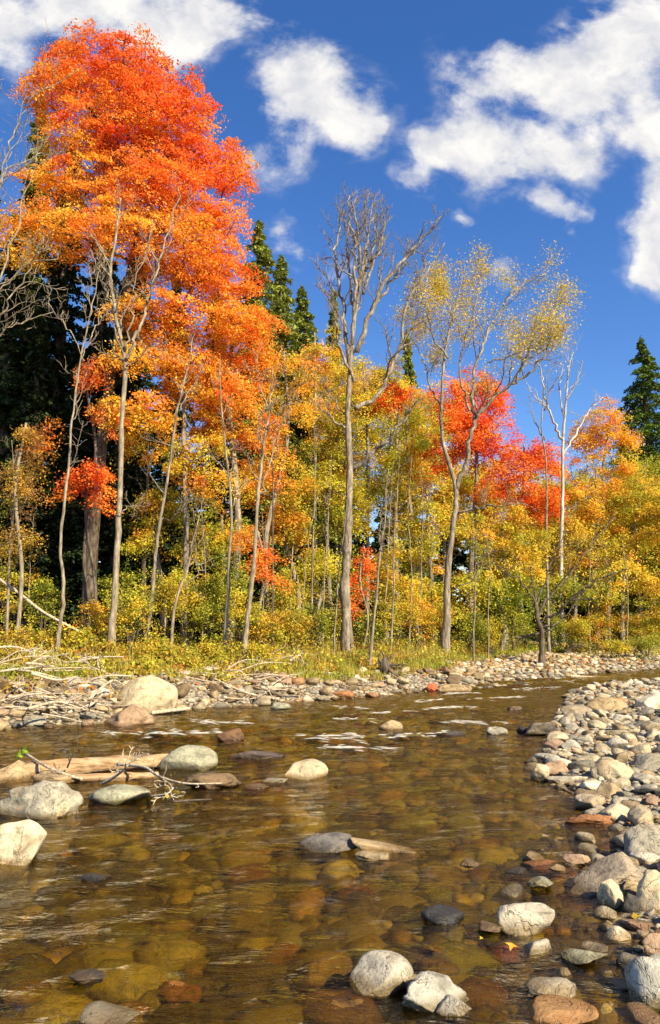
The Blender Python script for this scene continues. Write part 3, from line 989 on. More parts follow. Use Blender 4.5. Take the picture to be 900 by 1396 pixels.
bed = Gravel()
BEDT = [(0.40, 0.33, 0.10), (0.30, 0.25, 0.07), (0.50, 0.36, 0.09), (0.12, 0.10, 0.045), (0.46, 0.41, 0.20), (0.06, 0.05, 0.03), (0.44, 0.26, 0.07), (0.30, 0.30, 0.11), (0.54, 0.48, 0.28), (0.09, 0.075, 0.04), (0.20, 0.17, 0.07)]
nb = 0
bd = Darts(0.2)
rs = np.sort(np.clip(R.lognormal(-3.30, 0.60, 40000), 0.016, 0.19))[::-1]
yb = 2.3 * (15.0 / 2.3) ** R.random(40000); xb = R.uniform(-0.56, 0.5, 40000) * yb
hb_, sb_, db_ = terrain(xb, yb)
rs = rs * np.clip(0.55 + 0.09 * yb, 0.7, 1.2)
for x, y, r, z, d in zip(xb, yb, rs, hb_, db_):
    if d > -0.05 or not bd.ok(x, y, r, 0.72):
        continue
    bd.put(x, y, r)
    s3 = np.array([r * R.uniform(.9, 1.3), r * R.uniform(.7, 1.0), r * R.uniform(.35, .6)])
    zz = min(z + s3[2] * R.uniform(.1, .7), -0.025 - s3[2])
    c = np.array(BEDT[int(R.integers(len(BEDT)))]) * R.uniform(.7, 2.3)
    bed.add(SMALL[int(R.integers(10))] if r > .07 else TINY[int(R.integers(8))], np.array([x, y, zz]), s3, R.uniform(0, 6.28), c)
bed.build('riverbed_stones', 'brown and amber stones covering the stream bed', 'stream bed')

# ------------------------------------------------------------------ leaves, trees
LEAF3_V = np.array([[0, 0, 0], [-.52, .30, .06], [-.17, .42, 0], [0, 1.0, -.05], [.17, .42, 0], [.52, .30, .06]]) - np.array([0, .42, 0])
LEAF3_F = np.array([[0, 1, 2], [0, 2, 3], [0, 3, 4], [0, 4, 5]])
LEAF4_V = np.array([[0, -.5, 0], [.30, 0, .05], [0, .5, 0], [-.30, 0, .05]])
LEAF4_F = np.array([[0, 1, 2], [0, 2, 3]])


def leaf_cloud(pos, nrm, size, col, kind=4, rng=R):
    """arrays of leaf-shaped faces at pos with normals nrm"""
    n = len(pos)
    T, F = (LEAF3_V, LEAF3_F) if kind == 3 else (LEAF4_V, LEAF4_F)
    nrm = nrm / (np.linalg.norm(nrm, axis=1)[:, None] + 1e-9)
    rv = rng.normal(size=(n, 3))
    A = np.cross(nrm, rv); A /= np.linalg.norm(A, axis=1)[:, None] + 1e-9
    B = np.cross(nrm, A)
    sz = size * rng.uniform(0.55, 1.4, n)
    V = pos[:, None, :] + sz[:, None, None] * (A[:, None, :] * T[None, :, 0, None] + B[:, None, :] * T[None, :, 1, None] + nrm[:, None, :] * T[None, :, 2, None])
    Fi = (F[None] + (np.arange(n) * len(T))[:, None, None]).reshape(-1, 3)
    C = np.repeat(col, len(T), axis=0)
    return V.reshape(-1, 3), Fi, C


C_RED = np.array([.82, .115, .022]); C_CORAL = np.array([.88, .20, .034]); C_ORANGE = np.array([.90, .34, .045]); C_AMBER = np.array([.88, .46, .050])
C_YELLOW = np.array([.80, .54, .05]); C_YG = np.array([.62, .55, .055]); C_OLIVE = np.array([.38, .39, .04]); C_GREEN = np.array([.13, .20, .025])
C_SHADED = np.array([.024, .042, .013]); C_OCHRE = np.array([.62, .38, .05]); C_BROWN = np.array([.36, .18, .055]); C_HEM = np.array([.22, .25, .045])  # the near-black green has the shade on the conifers put into its colour
C_RUSTL = np.array([.58, .19, .04])


def pal(cols, wts=None):
    cols = np.array(cols)
    wts = np.ones(len(cols)) / len(cols) if wts is None else np.array(wts) / np.sum(wts)

    def f(c, rng):
        return cols[int(rng.choice(len(cols), p=wts))]
    return f


def sample_env(env, n, rng, hollow=0.45, min_d=0.0):
    vol = np.array([e[1][0] * e[1][1] * e[1][2] for e in env]) ** 0.8
    out = []
    tries = 0
    while len(out) < n and tries < n * 30:
        tries += 1
        e = env[int(rng.choice(len(env), p=vol / vol.sum()))]
        d = rng.normal(size=3); d /= np.linalg.norm(d)
        r = rng.random() ** hollow
        p = np.array(e[0]) + d * r * np.array(e[1])
        if min_d and out and np.min(np.linalg.norm(np.array(out) - p, axis=1)) < min_d:
            continue
        out.append(p)
    return np.array(out)


def grow(trunk, targets, rng, axis_xy, tip_r=0.012, expo=0.48):
    """join every target to the nearest sensible node of the growing skeleton; returns branch chains"""
    nodes = [tuple(p) for p in trunk]; par = list(range(-1, len(trunk) - 1)); pdir = []
    nt_ = len(trunk)
    P = np.array(nodes)
    order = np.argsort(np.linalg.norm(targets - P[np.argmin(np.linalg.norm(targets[:, None] - P[None], axis=2), 1)], axis=1))
    cap = len(targets) * 4 + nt_ + 8
    A = np.zeros((cap, 3)); A[:nt_] = P; cnt = nt_
    low = trunk[0][2] + 0.28 * (trunk[-1][2] - trunk[0][2])
    for ti in order:
        t = targets[ti]
        D = t - A[:cnt]
        dist = np.linalg.norm(D, axis=1)
        hd = np.linalg.norm(D[:, :2], axis=1)
        cost = dist + 1.3 * np.maximum(0, -D[:, 2] + 0.15 * hd)
        cost[:nt_] += np.where(A[:nt_, 2] < low, 3.0, 0.0)
        i = int(np.argmin(cost))
        p = A[i].copy(); Lg = dist[i]
        k = 1 if Lg < 0.35 else 3
        up = np.array([0, 0, 0.16 * Lg])
        pi = i
        for s in range(1, k + 1):
            f = s / k
            q = p * (1 - f) + t * f + up * 4 * f * (1 - f) * 0.5 + (rng.normal(size=3) * 0.045 * Lg if s < k else 0)
            A[cnt] = q; par.append(pi); pi = cnt; cnt += 1
    A = A[:cnt]
    kids = [[] for _ in range(cnt)]
    for i, p_ in enumerate(par):
        if p_ >= 0: kids[p_].append(i)
    w = np.zeros(cnt)
    for i in range(cnt - 1, -1, -1):
        w[i] = max(1.0, sum(w[c] for c in kids[i])) if kids[i] else 1.0
    rad = tip_r * w ** expo
    chains = []
    stack = [(i, c) for i in range(nt_) for c in kids[i] if c >= nt_]
    while stack:
        p_, c = stack.pop()
        ch = [p_, c]
        while kids[ch[-1]]:
            ks = sorted(kids[ch[-1]], key=lambda q: -w[q])
            for q in ks[1:]: stack.append((ch[-1], q))
            ch.append(ks[0])
        r = rad[ch].copy(); r[0] = r[1]
        chains.append((A[ch], r))
    return chains, rad[:nt_]


def leafy_tree(name, label, cat, base, trunk_pts, r0, env, palette, n_spray=120, spray_r=0.6, per=70, leaf=0.10, kind=4, bark=None,
               seed=1, group=None, flat=0.30, hollow=0.42, min_d=0.0, r1=0.03, droop=0.25, tip=0.008, var=0.11, skin=0.16):
    rng = np.random.default_rng(seed)
    base = np.array(base, float)
    root = thing(name, base, label, cat, group)
    trunk = catmull(trunk_pts, max(8, int(len(trunk_pts) * 5)))
    T = Tubes()
    f = np.linspace(0, 1, len(trunk))
    rr = r0 * (1 - f) ** 0.8 + r1 * f
    rr = rr * (1 + 0.55 * np.exp(-f * len(trunk) / 1.2))
    T.add(trunk, rr, 8)
    tg = sample_env(env, n_spray, rng, hollow, min_d)
    chains, _ = grow(trunk, tg, rng, base[:2], tip)
    for P, r in chains:
        r = np.minimum(r, r0 * 0.55)
        T.add(P, r, 5 if r[0] > 0.03 else 4, cap=False)
    obj('trunk', T.mesh('trunk', base), bark or M_BARK_GREY, root)
    ax = np.array([np.mean(trunk[:, 0]), np.mean(trunk[:, 1])])
    POS, NRM, COLS = [], [], []
    for c in tg:
        m = int(per * rng.uniform(0.6, 1.4))
        sr = spray_r * rng.uniform(0.65, 1.35)
        outv = np.array([c[0] - ax[0], c[1] - ax[1], 0.0]); outv /= np.linalg.norm(outv) + 1e-6
        n = np.array([0, 0, 1.0]) + outv * rng.uniform(0.15, 0.75) + rng.normal(size=3) * 0.25
        n /= np.linalg.norm(n)
        a = np.cross(n, rng.normal(size=3)); a /= np.linalg.norm(a); b = np.cross(n, a)
        th = rng.random(m) * 2 * math.pi; q = np.sqrt(rng.random(m)); q *= 0.75 + 0.35 * np.sin(th * 2 + rng.random() * 6) * np.sin(th * 3 + rng.random() * 6)
        pos = c + sr * ((q * np.cos(th))[:, None] * a + (q * np.sin(th))[:, None] * b * 0.8) + (rng.normal(size=m) * flat * sr * 0.6)[:, None] * n
        pos[:, 2] -= droop * sr * q ** 2
        POS.append(pos)
        NRM.append(n[None] + rng.normal(size=(m, 3)) * 0.62)
        c0 = palette(c, rng) * rng.uniform(1 - skin, 1 + skin)
        c1 = palette(c, rng)
        mixf = np.clip(rng.normal(0.18, 0.12, m), 0, 0.6)[:, None]
        COLS.append((c0[None] * (1 - mixf) + c1[None] * mixf) * rng.uniform(1 - var, 1 + var, m)[:, None])
    V, F, C = leaf_cloud(np.vstack(POS), np.vstack(NRM), leaf, np.clip(np.vstack(COLS), 0, .95), kind, rng)
    obj('crown', mesh_from('crown', V - base, F, C), M_LEAF, root)
    return root


def trunk_px(pts, Y, jit=0.12, seed=0):
    rg = np.random.default_rng(seed)
    out = []
    for i, (px, py) in enumerate(pts):
        out.append(pix(px, py, Y + (rg.normal() * jit if i else 0)))
    out[0][2] = min(out[0][2], H(out[0][0], Y)) - 0.12 if True else out[0][2]
    return np.array(out)


def E(px, py, rx, ry, Y, rd=None):
    """crown ellipsoid centred at photo position px,py, rx x ry photo pixels, at distance Y"""
    s = Y / FPX
    return (pix(px, py, Y), (rx * s, (rd if rd else rx * s), ry * s))


def blob_tree(name, label, cat, px, Y, ell, palette, seed, r0=0.10, dens=1.0, leaf=0.12, bark=None, group=None, spray=0.6, top=None, **kw):
    """ell: list of (px,py,rx,ry[,dY]) in photo pixels"""
    env = [E(e[0], e[1], e[2], e[3], Y + (e[4] if len(e) > 4 else 0), rd=min(e[2], e[3]) * Y / FPX * 0.9) for e in ell]
    ys = min(e[1] - e[3] * 0.5 for e in ell)
    bx = pix(px, 865, Y)
    zb = H(bx[0], Y)
    topp = pix(ell[0][0], ys, Y)
    tp = [np.array([bx[0], Y, zb - 0.1])]
    for f in (0.35, 0.7, 1.0):
        p = np.array([bx[0], Y, zb]) * (1 - f) + topp * f
        p[:2] += np.random.default_rng(seed + int(f * 10)).normal(size=2) * 0.15
        tp.append(p)
    area = sum(e[2] * e[3] for e in ell) * 3.14 * (Y / FPX) ** 2
    ns = int(max(30, area * 4.2 * dens / (spray / 0.6) ** 2))
    leaf *= 0.68
    per = int(100 * (spray / 0.6) ** 2 * (0.115 / leaf) ** 1.6)
    return leafy_tree(name, label, cat, (bx[0], Y, zb), tp, r0, env, palette, n_spray=ns, spray_r=spray, per=per, leaf=leaf, seed=seed, bark=bark, group=group, **kw)


# --- the great maple at left: red to the top right, orange to amber lower down
def maple_pal(c, rng):
    px, py = project(c)
    redness = np.clip((250 - py) / 230, -1.0, 1) * 0.50 + 0.02 + np.clip((px - 170) / 160, -1, 1) * 0.35 + rng.normal() * 0.33
    if redness > 0.72: return C_RED * 0.5 + C_CORAL * 0.5
    if redness > 0.28: return C_CORAL
    if redness > -0.22: return C_ORANGE
    if redness > -0.62: return C_AMBER
    return C_YELLOW


YM = 20.5
leafy_tree('maple_tree', 'tallest maple, red at the top and orange below, over the far bank', 'tree',
           tuple([*pix(122, 855, YM)[:2], H(pix(122, 855, YM)[0], YM)]),
           trunk_px([(120, 862), (124, 760), (135, 640), (150, 520), (172, 400), (190, 280), (195, 160)], YM, .15, 3), 0.21,
           [E(185, 105, 70, 52, YM), E(120, 95, 60, 45, YM), E(75, 115, 45, 40, YM - 1), E(250, 150, 55, 50, YM), E(200, 180, 95, 50, YM), E(275, 215, 60, 32, YM + .5), E(318, 238, 34, 20, YM),
            E(140, 200, 80, 60, YM), E(90, 245, 55, 26, YM - 1), E(215, 270, 90, 50, YM), E(290, 300, 45, 40, YM), E(250, 350, 85, 45, YM), E(160, 310, 60, 40, YM - 1), E(110, 325, 70, 20, YM - 1.5), E(40, 300, 50, 16, YM - 2),
            E(300, 385, 50, 45, YM), E(215, 430, 75, 30, YM), E(330, 440, 50, 30, YM), E(180, 480, 50, 22, YM - 1), E(250, 500, 60, 30, YM), E(190, 560, 50, 26, YM - 1), E(300, 540, 50, 30, YM), E(20, 345, 40, 16, YM - 2)],
           maple_pal, n_spray=640, spray_r=0.74, per=270, leaf=0.080, kind=4, bark=M_BARK_BROWN, seed=11, hollow=0.55, flat=0.15, droop=0.28, min_d=0.42, var=0.17, tip=0.011)

warm = pal([C_ORANGE, C_AMBER, C_YELLOW, C_CORAL], [4, 4, 2, 2])
gold = pal([C_AMBER, C_YELLOW, C_YG, C_ORANGE, C_OLIVE], [3, 4, 3, 1.5, 1])
redp = pal([C_RED, C_CORAL, C_ORANGE], [2, 6, 2])
yg = pal([C_YELLOW, C_YG, C_OLIVE, C_AMBER], [2, 6, 4, .5])
ygo = pal([C_YG, C_OLIVE, C_YELLOW, C_OCHRE, C_AMBER], [5, 3, 3, 2, 1])
ochre = pal([C_OCHRE, C_YELLOW, C_AMBER, C_YG, C_OLIVE], [3, 3, 1, 4, 2])
greeny = pal([C_OLIVE, C_GREEN, C_YG], [4, 3, 3])
brownp = pal([C_BROWN, C_OCHRE, C_OLIVE], [4, 3, 1])
rusty = pal([C_RUSTL, C_BROWN, C_OCHRE, C_YELLOW], [1, 2, 4, 1])

blob_tree('maple_tree', 'orange maple right of the tallest maple, its crown a rounded shoulder', 'tree', 310, 22, [(325, 480, 55, 50), (270, 520, 60, 60), (320, 580, 65, 45), (355, 445, 30, 24), (365, 500, 34, 40), (300, 420, 40, 30)], warm, 21, 0.14, 1.7, 0.112, M_BARK_GREY)
blob_tree('maple_tree', 'amber maple with drooping lower sprays behind the leaning bare trees', 'tree', 250, 20.5, [(255, 620, 60, 40), (200, 590, 40, 40), (290, 670, 50, 30), (245, 480, 45, 50)], gold, 22, 0.10, 1.2, 0.105, M_BARK_GREY)
blob_tree('maple_tree', 'orange and gold maple sapling left of the tall dead tree', 'tree', 372, 22.5, [(385, 560, 42, 60), (400, 640, 45, 40), (345, 650, 40, 40), (420, 500, 25, 40)], pal([C_AMBER, C_YELLOW, C_ORANGE, C_YG], [4, 3, 2, 2]), 23, 0.09, 1.1, 0.105, M_BARK_GREY)
blob_tree('maple_tree', 'young red maple with one scarlet clump between the pale trunks', 'tree', 118, 18.5, [(122, 652, 36, 26), (95, 668, 22, 14), (140, 680, 16, 22)], redp, 24, 0.05, 1.6, 0.10, M_BARK_BROWN, spray=.42)
blob_tree('maple_tree', 'low orange red maple branch clump over dark ground at left', 'tree', 128, 19, [(120, 520, 22, 30), (150, 570, 30, 26), (60, 600, 22, 26)], pal([C_CORAL, C_ORANGE, C_RUSTL], [3, 4, 2]), 25, 0.05, 1.0, 0.10, M_BARK_BROWN, spray=.45)
blob_tree('maple_tree', 'small orange maple spraying low over yellow shrubs at left centre', 'tree', 355, 20, [(360, 770, 30, 22), (330, 735, 26, 22), (375, 795, 14, 10)], pal([C_ORANGE, C_CORAL, C_AMBER], [4, 2, 2]), 26, 0.04, 1.2, 0.095, M_BARK_GREY, spray=.42)
blob_tree('maple_tree', 'coral red sapling leaning on the foot of the tall dead tree', 'tree', 492, 22.5, [(490, 785, 17, 34), (480, 820, 12, 18), (497, 760, 12, 16)], pal([C_CORAL, C_ORANGE, C_RED], [4, 2, 1]), 27, 0.03, 1.7, 0.095, M_BARK_GREY, spray=.4)
# --- the mixed wood behind
blob_tree('maple_tree', 'brilliant coral red maple behind the forked tree', 'tree', 640, 32, [(645, 545, 46, 46), (610, 575, 50, 55), (660, 600, 45, 45), (590, 620, 40, 30)], redp, 31, 0.14, 2.0, 0.15, spray=.8)
blob_tree('maple_tree', 'scarlet maple between the forked tree and the white birch', 'tree', 715, 31, [(712, 625, 40, 36), (745, 625, 30, 30), (690, 670, 40, 36), (740, 680, 36, 32)], pal([C_RED, C_CORAL, C_ORANGE], [3, 4, 3]), 32, 0.12, 2.2, 0.14, spray=.75)
blob_tree('maple_tree', 'red topped maple peeping between the dead tree and the forked tree', 'tree', 545, 31, [(545, 540, 28, 18), (520, 555, 24, 16)], pal([C_CORAL, C_ORANGE, C_RED], [4, 2, 2]), 33, 0.12, 1.3, 0.14, spray=.7)
blob_tree('poplar_tree', 'golden orange rounded tree beside the right edge conifer', 'tree', 825, 37, [(828, 585, 36, 46), (800, 600, 26, 40), (850, 610, 18, 34)], pal([C_AMBER, C_ORANGE, C_YELLOW], [5, 2, 2]), 34, 0.18, 1.5, 0.15, spray=.7)
MIX = 'yellowing trees of the wood behind the bank'
for i, (px, Y, ell, pl_, lab) in enumerate([
    (500, 31, [(500, 520, 46, 44), (480, 570, 50, 50), (540, 515, 30, 34)], ygo, 'yellow green tree rising behind the tall dead tree'),
    (435, 30, [(432, 500, 34, 46), (455, 470, 20, 30), (420, 560, 40, 50)], gold, 'amber and yellow tree just left of the tall dead tree'),
    (565, 29, [(560, 620, 45, 60), (580, 580, 30, 40), (530, 640, 40, 50)], yg, 'lime yellow tree under the red topped maple'),
    (455, 27, [(450, 650, 44, 60), (420, 690, 40, 50), (475, 700, 34, 60)], yg, 'yellow green tree whose foliage wraps the dead trunk'),
    (590, 27, [(585, 700, 44, 56), (560, 760, 44, 50), (640, 720, 34, 50)], ygo, 'mottled yellow tree behind the forked trunk'),
    (690, 28, [(690, 730, 46, 50), (670, 780, 42, 46), (720, 760, 40, 44)], ochre, 'ochre tree right of the forked trunk'),
    (755, 29, [(755, 720, 50, 50), (735, 770, 44, 46), (780, 690, 40, 50)], ochre, 'ochre gold tree around the white birch trunk'),
    (815, 29, [(815, 680, 48, 50), (800, 740, 52, 50), (845, 660, 36, 44)], gold, 'gold leafed tree left of the rightmost trees'),
    (872, 28, [(870, 700, 46, 50), (850, 760, 46, 50), (895, 680, 36, 44)], ygo, 'yellow green tree near the right edge'),
    (930, 27, [(925, 720, 46, 60), (905, 790, 40, 40)], gold, 'amber tree cut by the right edge'),
    (640, 26, [(640, 800, 46, 34), (600, 815, 34, 28)], yg, 'low yellow tree behind the foot of the forked trunk'),
    (530, 26, [(525, 790, 40, 40), (555, 820, 34, 26)], ygo, 'low mottled tree right of the coral sapling'),
    (440, 25, [(435, 780, 30, 44), (410, 800, 28, 34)], yg, 'low yellow green tree left of the coral sapling'),
    (770, 26, [(790, 800, 50, 30), (740, 815, 40, 24)], greeny, 'dark green low tree around the foot of the birch'),
    (850, 26, [(850, 800, 46, 34), (890, 815, 40, 26)], ochre, 'low ochre tree behind the far gravel point'),
    (395, 24, [(395, 720, 28, 40), (375, 690, 24, 30)], gold, 'slim gold tree left of the dead tree'),
    (680, 27, [(690, 820, 34, 26), (715, 800, 28, 20)], greeny, 'small green tree behind the spreading leafless tree'),
    (310, 22, [(300, 720, 36, 34), (265, 740, 34, 30)], yg, 'yellow green understorey tree below the orange maples'),
    (225, 21.5, [(215, 690, 34, 34), (190, 735, 34, 30)], pal([C_AMBER, C_YG, C_OLIVE], [2, 3, 3]), 'dull amber understorey tree behind the thick pale trunk'),
]):
    blob_tree('broadleaf_tree', lab, 'tree', px, Y + (3.5 if px > 700 and Y < 32 else 0), ell, pl_, 50 + i, 0.11, 1.25, 0.135 if Y > 25 else 0.11, group=MIX, spray=.66)
# second rank that closes the wood
for i, (px, Y, ell, pl_, lab) in enumerate([
    (460, 35, [(475, 545, 60, 60), (460, 640, 70, 80)], ygo, 'tall mottled tree deep behind the dead tree'),
    (540, 36, [(545, 565, 60, 50), (540, 650, 60, 80)], yg, 'green gold tree deep behind the red topped maple'),
    (600, 37, [(600, 570, 50, 50), (610, 660, 60, 80)], gold, 'amber tree deep behind the forked tree'),
    (660, 37, [(660, 690, 80, 70)], ochre, 'ochre tree deep behind the coral red maple'),
    (750, 37, [(760, 665, 60, 45), (750, 740, 80, 70)], ygo, 'yellow green tree deep behind the birch'),
    (850, 38, [(850, 660, 70, 45), (850, 740, 80, 80)], yg, 'yellow tree deep behind the golden orange tree'),
    (940, 36, [(935, 700, 70, 110)], greeny, 'dim green tree deep in the wood at the right edge'),
    (400, 33, [(400, 560, 55, 70), (390, 650, 60, 70)], gold, 'amber tree deep between the orange maples and the dead tree'),
]):
    blob_tree('broadleaf_tree', lab, 'tree', px, Y, ell, pl_, 80 + i, 0.10, 2.2, 0.15, group=MIX, spray=.9)


# --- conifers
def conifer(label, px, top_py, Y, width, seed, colour, group='dark conifers behind the maples', skirt=0.04, dens=1.0, leaf=0.16, name='conifer_tree'):
    rng = np.random.default_rng(seed)
    b = pix(px, 860, Y); zb = H(b[0], Y)
    base = np.array([b[0], Y, zb])
    top = pix(px, top_py, Y)[2]
    hgt = top - zb; rad = width / 2 * Y / FPX
    root = thing(name, base, label, 'conifer', group)
    T = Tubes()
    tr = np.array([[0, 0, -0.1], [0.05, 0, hgt * .4], [-0.03, 0.03, hgt * .75], [0, 0, hgt]])
    T.add(catmull(tr, 12), np.linspace(0.02 * hgt, 0.02, 12), 7)
    POS, NRM, COLS = [], [], []
    nb = int(hgt * 17 * dens)
    for k in range(nb):
        f = skirt + (1 - skirt) * (k + rng.random()) / nb
        z = hgt * f
        L_ = rad * (1 - f) ** 0.80 * rng.uniform(0.5, 1.2) + 0.10
        az = rng.random() * 2 * math.pi
        d = np.array([math.cos(az), math.sin(az)])
        n = int((34 + 80 * L_) * 1.0)
        s = rng.random(n) ** 0.7
        wdt = 0.30 * L_ * (1 - s * 0.75) + 0.06
        lat = rng.normal(size=n) * wdt * 0.55
        x = d[0] * L_ * s - d[1] * lat; y = d[1] * L_ * s + d[0] * lat
        zz = z + L_ * (0.10 * s - 0.38 * s ** 2) + rng.normal(size=n) * 0.06 - np.abs(lat) * 0.3
        POS.append(np.stack([x, y, zz], -1))
        NRM.append(np.array([d[0] * .3, d[1] * .3, 1.0])[None] + rng.normal(size=(n, 3)) * 0.55)
        COLS.append(np.repeat((colour * rng.uniform(.7, 1.35))[None], n, 0) * rng.uniform(.75, 1.3, n)[:, None])
        if k % 2 == 0:
            T.add(np.array([[0, 0, z], [d[0] * L_ * .5, d[1] * L_ * .5, z], [d[0] * L_ * .9, d[1] * L_ * .9, z - L_ * .2]]), [0.03, 0.02, 0.008], 4, cap=False)
    V, F, C = leaf_cloud(np.vstack(POS), np.vstack(NRM), leaf, np.vstack(COLS), 4, rng)
    obj('trunk', T.mesh('trunk', (0, 0, 0)), M_BARK_BROWN, root)
    obj('crown', mesh_from('crown', V, F, C), M_NEEDLE, root)
    return root


for i, (px, tp, Y, w, c, lab) in enumerate([
    (345, 304, 30, 250, C_HEM, 'tall green conifer at the right shoulder of the tallest maple'),
    (378, 350, 33, 230, C_HEM, 'green conifer with a feathery tip, second right of the tallest maple'),
    (408, 392, 35, 220, C_HEM, 'lower green conifer above the amber trees'),
    (456, 396, 42, 80, C_HEM, 'thin green spire behind the crown of the dead tree'),
    (562, 450, 44, 80, C_HEM, 'dull conifer tip between the dead tree and the forked tree'),
    (902, 462, 42, 270, C_GREEN * .75, 'dark green conifer at the right edge'),
    (868, 580, 38, 140, C_HEM, 'shorter olive conifer left of the right edge conifer'),
    (10, 130, 27, 170, C_HEM, 'tall sunlit cedar at the left edge'),
    (60, 200, 26, 170, C_SHADED, 'dark hemlock behind the left part of the tallest maple'),
    (-70, 150, 28, 180, C_SHADED, 'dark hemlock leaning in from the left edge'),
    (115, 260, 25, 150, C_SHADED, 'dark hemlock behind the maple trunk'),
    (170, 330, 27, 150, C_SHADED, 'dark hemlock behind the thick pale trunk'),
    (225, 380, 28, 150, C_SHADED, 'dark hemlock behind the amber maple'),
    (285, 400, 29, 150, C_SHADED, 'dark hemlock behind the orange shouldered maple'),
    (340, 450, 30, 130, C_SHADED, 'dark hemlock behind the orange and gold sapling'),
    (400, 520, 31, 130, C_SHADED, 'dark hemlock left behind the dead tree'),
    (-15, 300, 24, 190, C_SHADED, 'broad dark hemlock filling the left edge'),
    (150, 380, 23.5, 150, C_SHADED, 'dark hemlock just right of the maple trunk'),
    (30, 420, 22.5, 130, C_SHADED, 'short black green hemlock low at the left'),
    (85, 470, 23, 120, C_SHADED, 'short hemlock in deep shade near the scarlet clump'),
]):
    conifer(lab, px, tp, Y, w, 200 + i, c)
BACK = 'far dark conifers closing the wood'
proto = None
for i, px in enumerate(range(-120, 1040, 46)):
    Y = 46 + (i * 7 % 9)
    b = pix(px, 860, Y)
    if proto is None:
        proto = conifer('dark conifer deep in the wood, glimpsed between the trunks', px, 640, Y, 130, 260, C_SHADED, BACK, dens=.8, leaf=.24)
        o = proto
    else:
        o = proto.copy(); COL.objects.link(o)
        for ch in proto.children:
            c = ch.copy(); COL.objects.link(c); c.parent = o
    o.location = (b[0], Y, H(b[0], Y)); o.rotation_euler = (0, 0, i * 1.7)
    o.scale = (1, 1, (0.8, 1.0, 0.9)[i % 3])


# --- bare and thin trees
def twigs(T, rng, P, r, depth, lo=0.35, n=6, lf=0.42, up=0.5, spread=0.9, tips=None):
    """side branches along polyline P with radii r"""
    L_ = np.sum(np.linalg.norm(np.diff(P, axis=0), axis=1))
    for i in range(n):
        f = lo + (0.97 - lo) * (i + rng.random()) / n
        k = f * (len(P) - 1); a = int(min(k, len(P) - 2)); p = P[a] + (P[a + 1] - P[a]) * (k - a)
        t = P[a + 1] - P[a]; t /= np.linalg.norm(t)
        s = np.cross(t, rng.normal(size=3)); s /= np.linalg.norm(s)
        d = t * rng.uniform(.5, .9) + s * spread * rng.uniform(.6, 1.1); d[2] += up * rng.uniform(.3, 1.0)
        d /= np.linalg.norm(d)
        ln = L_ * lf * (1.1 - 0.6 * f) * rng.uniform(.55, 1.2)
        r0 = max(0.0045, min(np.interp(k, np.arange(len(P)), r) * 0.55, ln * 0.022))
        m = 6
        Q = [p]
        dd = d.copy()
        for q in range(m):
            dd = dd + rng.normal(size=3) * 0.26; dd[2] += 0.07 * up * 2
            dd /= np.linalg.norm(dd)
            Q.append(Q[-1] + dd * ln / m)
        Q = np.array(Q); rr = np.linspace(r0, max(0.0035, r0 * 0.3), m + 1)
        T.add(Q, rr, 4 if r0 < .02 else 5, cap=False)
        if tips is not None: tips.append(Q[-1]); tips.append(Q[-3])
        if depth > 0:
            twigs(T, rng, Q, rr, depth - 1, 0.3, max(2, n - 2), 0.5, up, spread, tips)


def sparse_leaves(tips, rng, palette, per, spread, leaf, base, root, mat=M_LEAF):
    pos = np.repeat(np.array(tips), per, 0) + rng.normal(size=(len(tips) * per, 3)) * spread
    cols = np.array([palette(p, rng) for p in pos]) * rng.uniform(.8, 1.2, len(pos))[:, None]
    V, F, C = leaf_cloud(pos, rng.normal(size=pos.shape) + np.array([0, 0, .8]), leaf, cols, 4, rng)
    obj('crown', mesh_from('crown', V - base, F, C), mat, root)


def bare_tree(name, label, cat, Y, trunk, r0, r1, limbs, bark, seed, group=None, n=7, depth=1, lo=.4, lf=.3, up=.5, leaf=None, limb_n=6, limb_depth=2, sides=10, limb_lf=.42, spread=.9):
    """trunk and limbs are photo polylines; a limb is (points, r0, depth offset)"""
    rng = np.random.default_rng(seed)
    tp = trunk_px(trunk, Y, 0.06, seed)
    base = tp[0] + np.array([0, 0, .12])
    root = thing(name, base, label, cat, group)
    P = catmull(tp, 6 * len(tp))
    wob = np.cumsum(rng.normal(size=(len(P), 2)), 0); wob -= np.linspace(0, 1, len(P))[:, None] * wob[-1]
    P[:, :2] += wob * 0.011
    f = np.linspace(0, 1, len(P))
    r = r0 * (1 - f) + r1 * f
    r = r * (1 + 0.6 * np.exp(-f * len(P) / 1.6)) * (1 + 0.07 * rng.normal(size=len(P)))
    T = Tubes(); T.add(P, r, sides)
    tips = []
    if n: twigs(T, rng, P, r, depth, lo, n, lf, up, spread, tips)
    obj('trunk', T.mesh('trunk', base), bark, root)
    for pts, lr, dY in limbs:
        k = len(pts)
        Q = np.array([pix(p[0], p[1], Y + dY * i / max(1, k - 1)) for i, p in enumerate(pts)])
        Q = catmull(Q, 5 * k)
        jog = rng.normal(size=Q.shape) * 0.035; jog[0] = 0
        Q = Q + jog + np.cumsum(rng.normal(size=Q.shape), 0) * 0.012
        T = Tubes(); rr = np.linspace(lr, max(.008, lr * .25), len(Q))
        T.add(Q, rr, 7)
        tl = []
        if limb_n: twigs(T, rng, Q, rr, limb_depth - 1, .3, limb_n, limb_lf, up, spread, tl)
        tips += tl; tips.append(Q[-1])
        obj('limb', T.mesh('limb', base), bark, root)
    if leaf and tips:
        pl_, per, spr, sz, keep = leaf
        tt = [t for t in tips if keep(t, rng)]
        sparse_leaves(tt, rng, pl_, per, spr, sz, base, root)
    return root


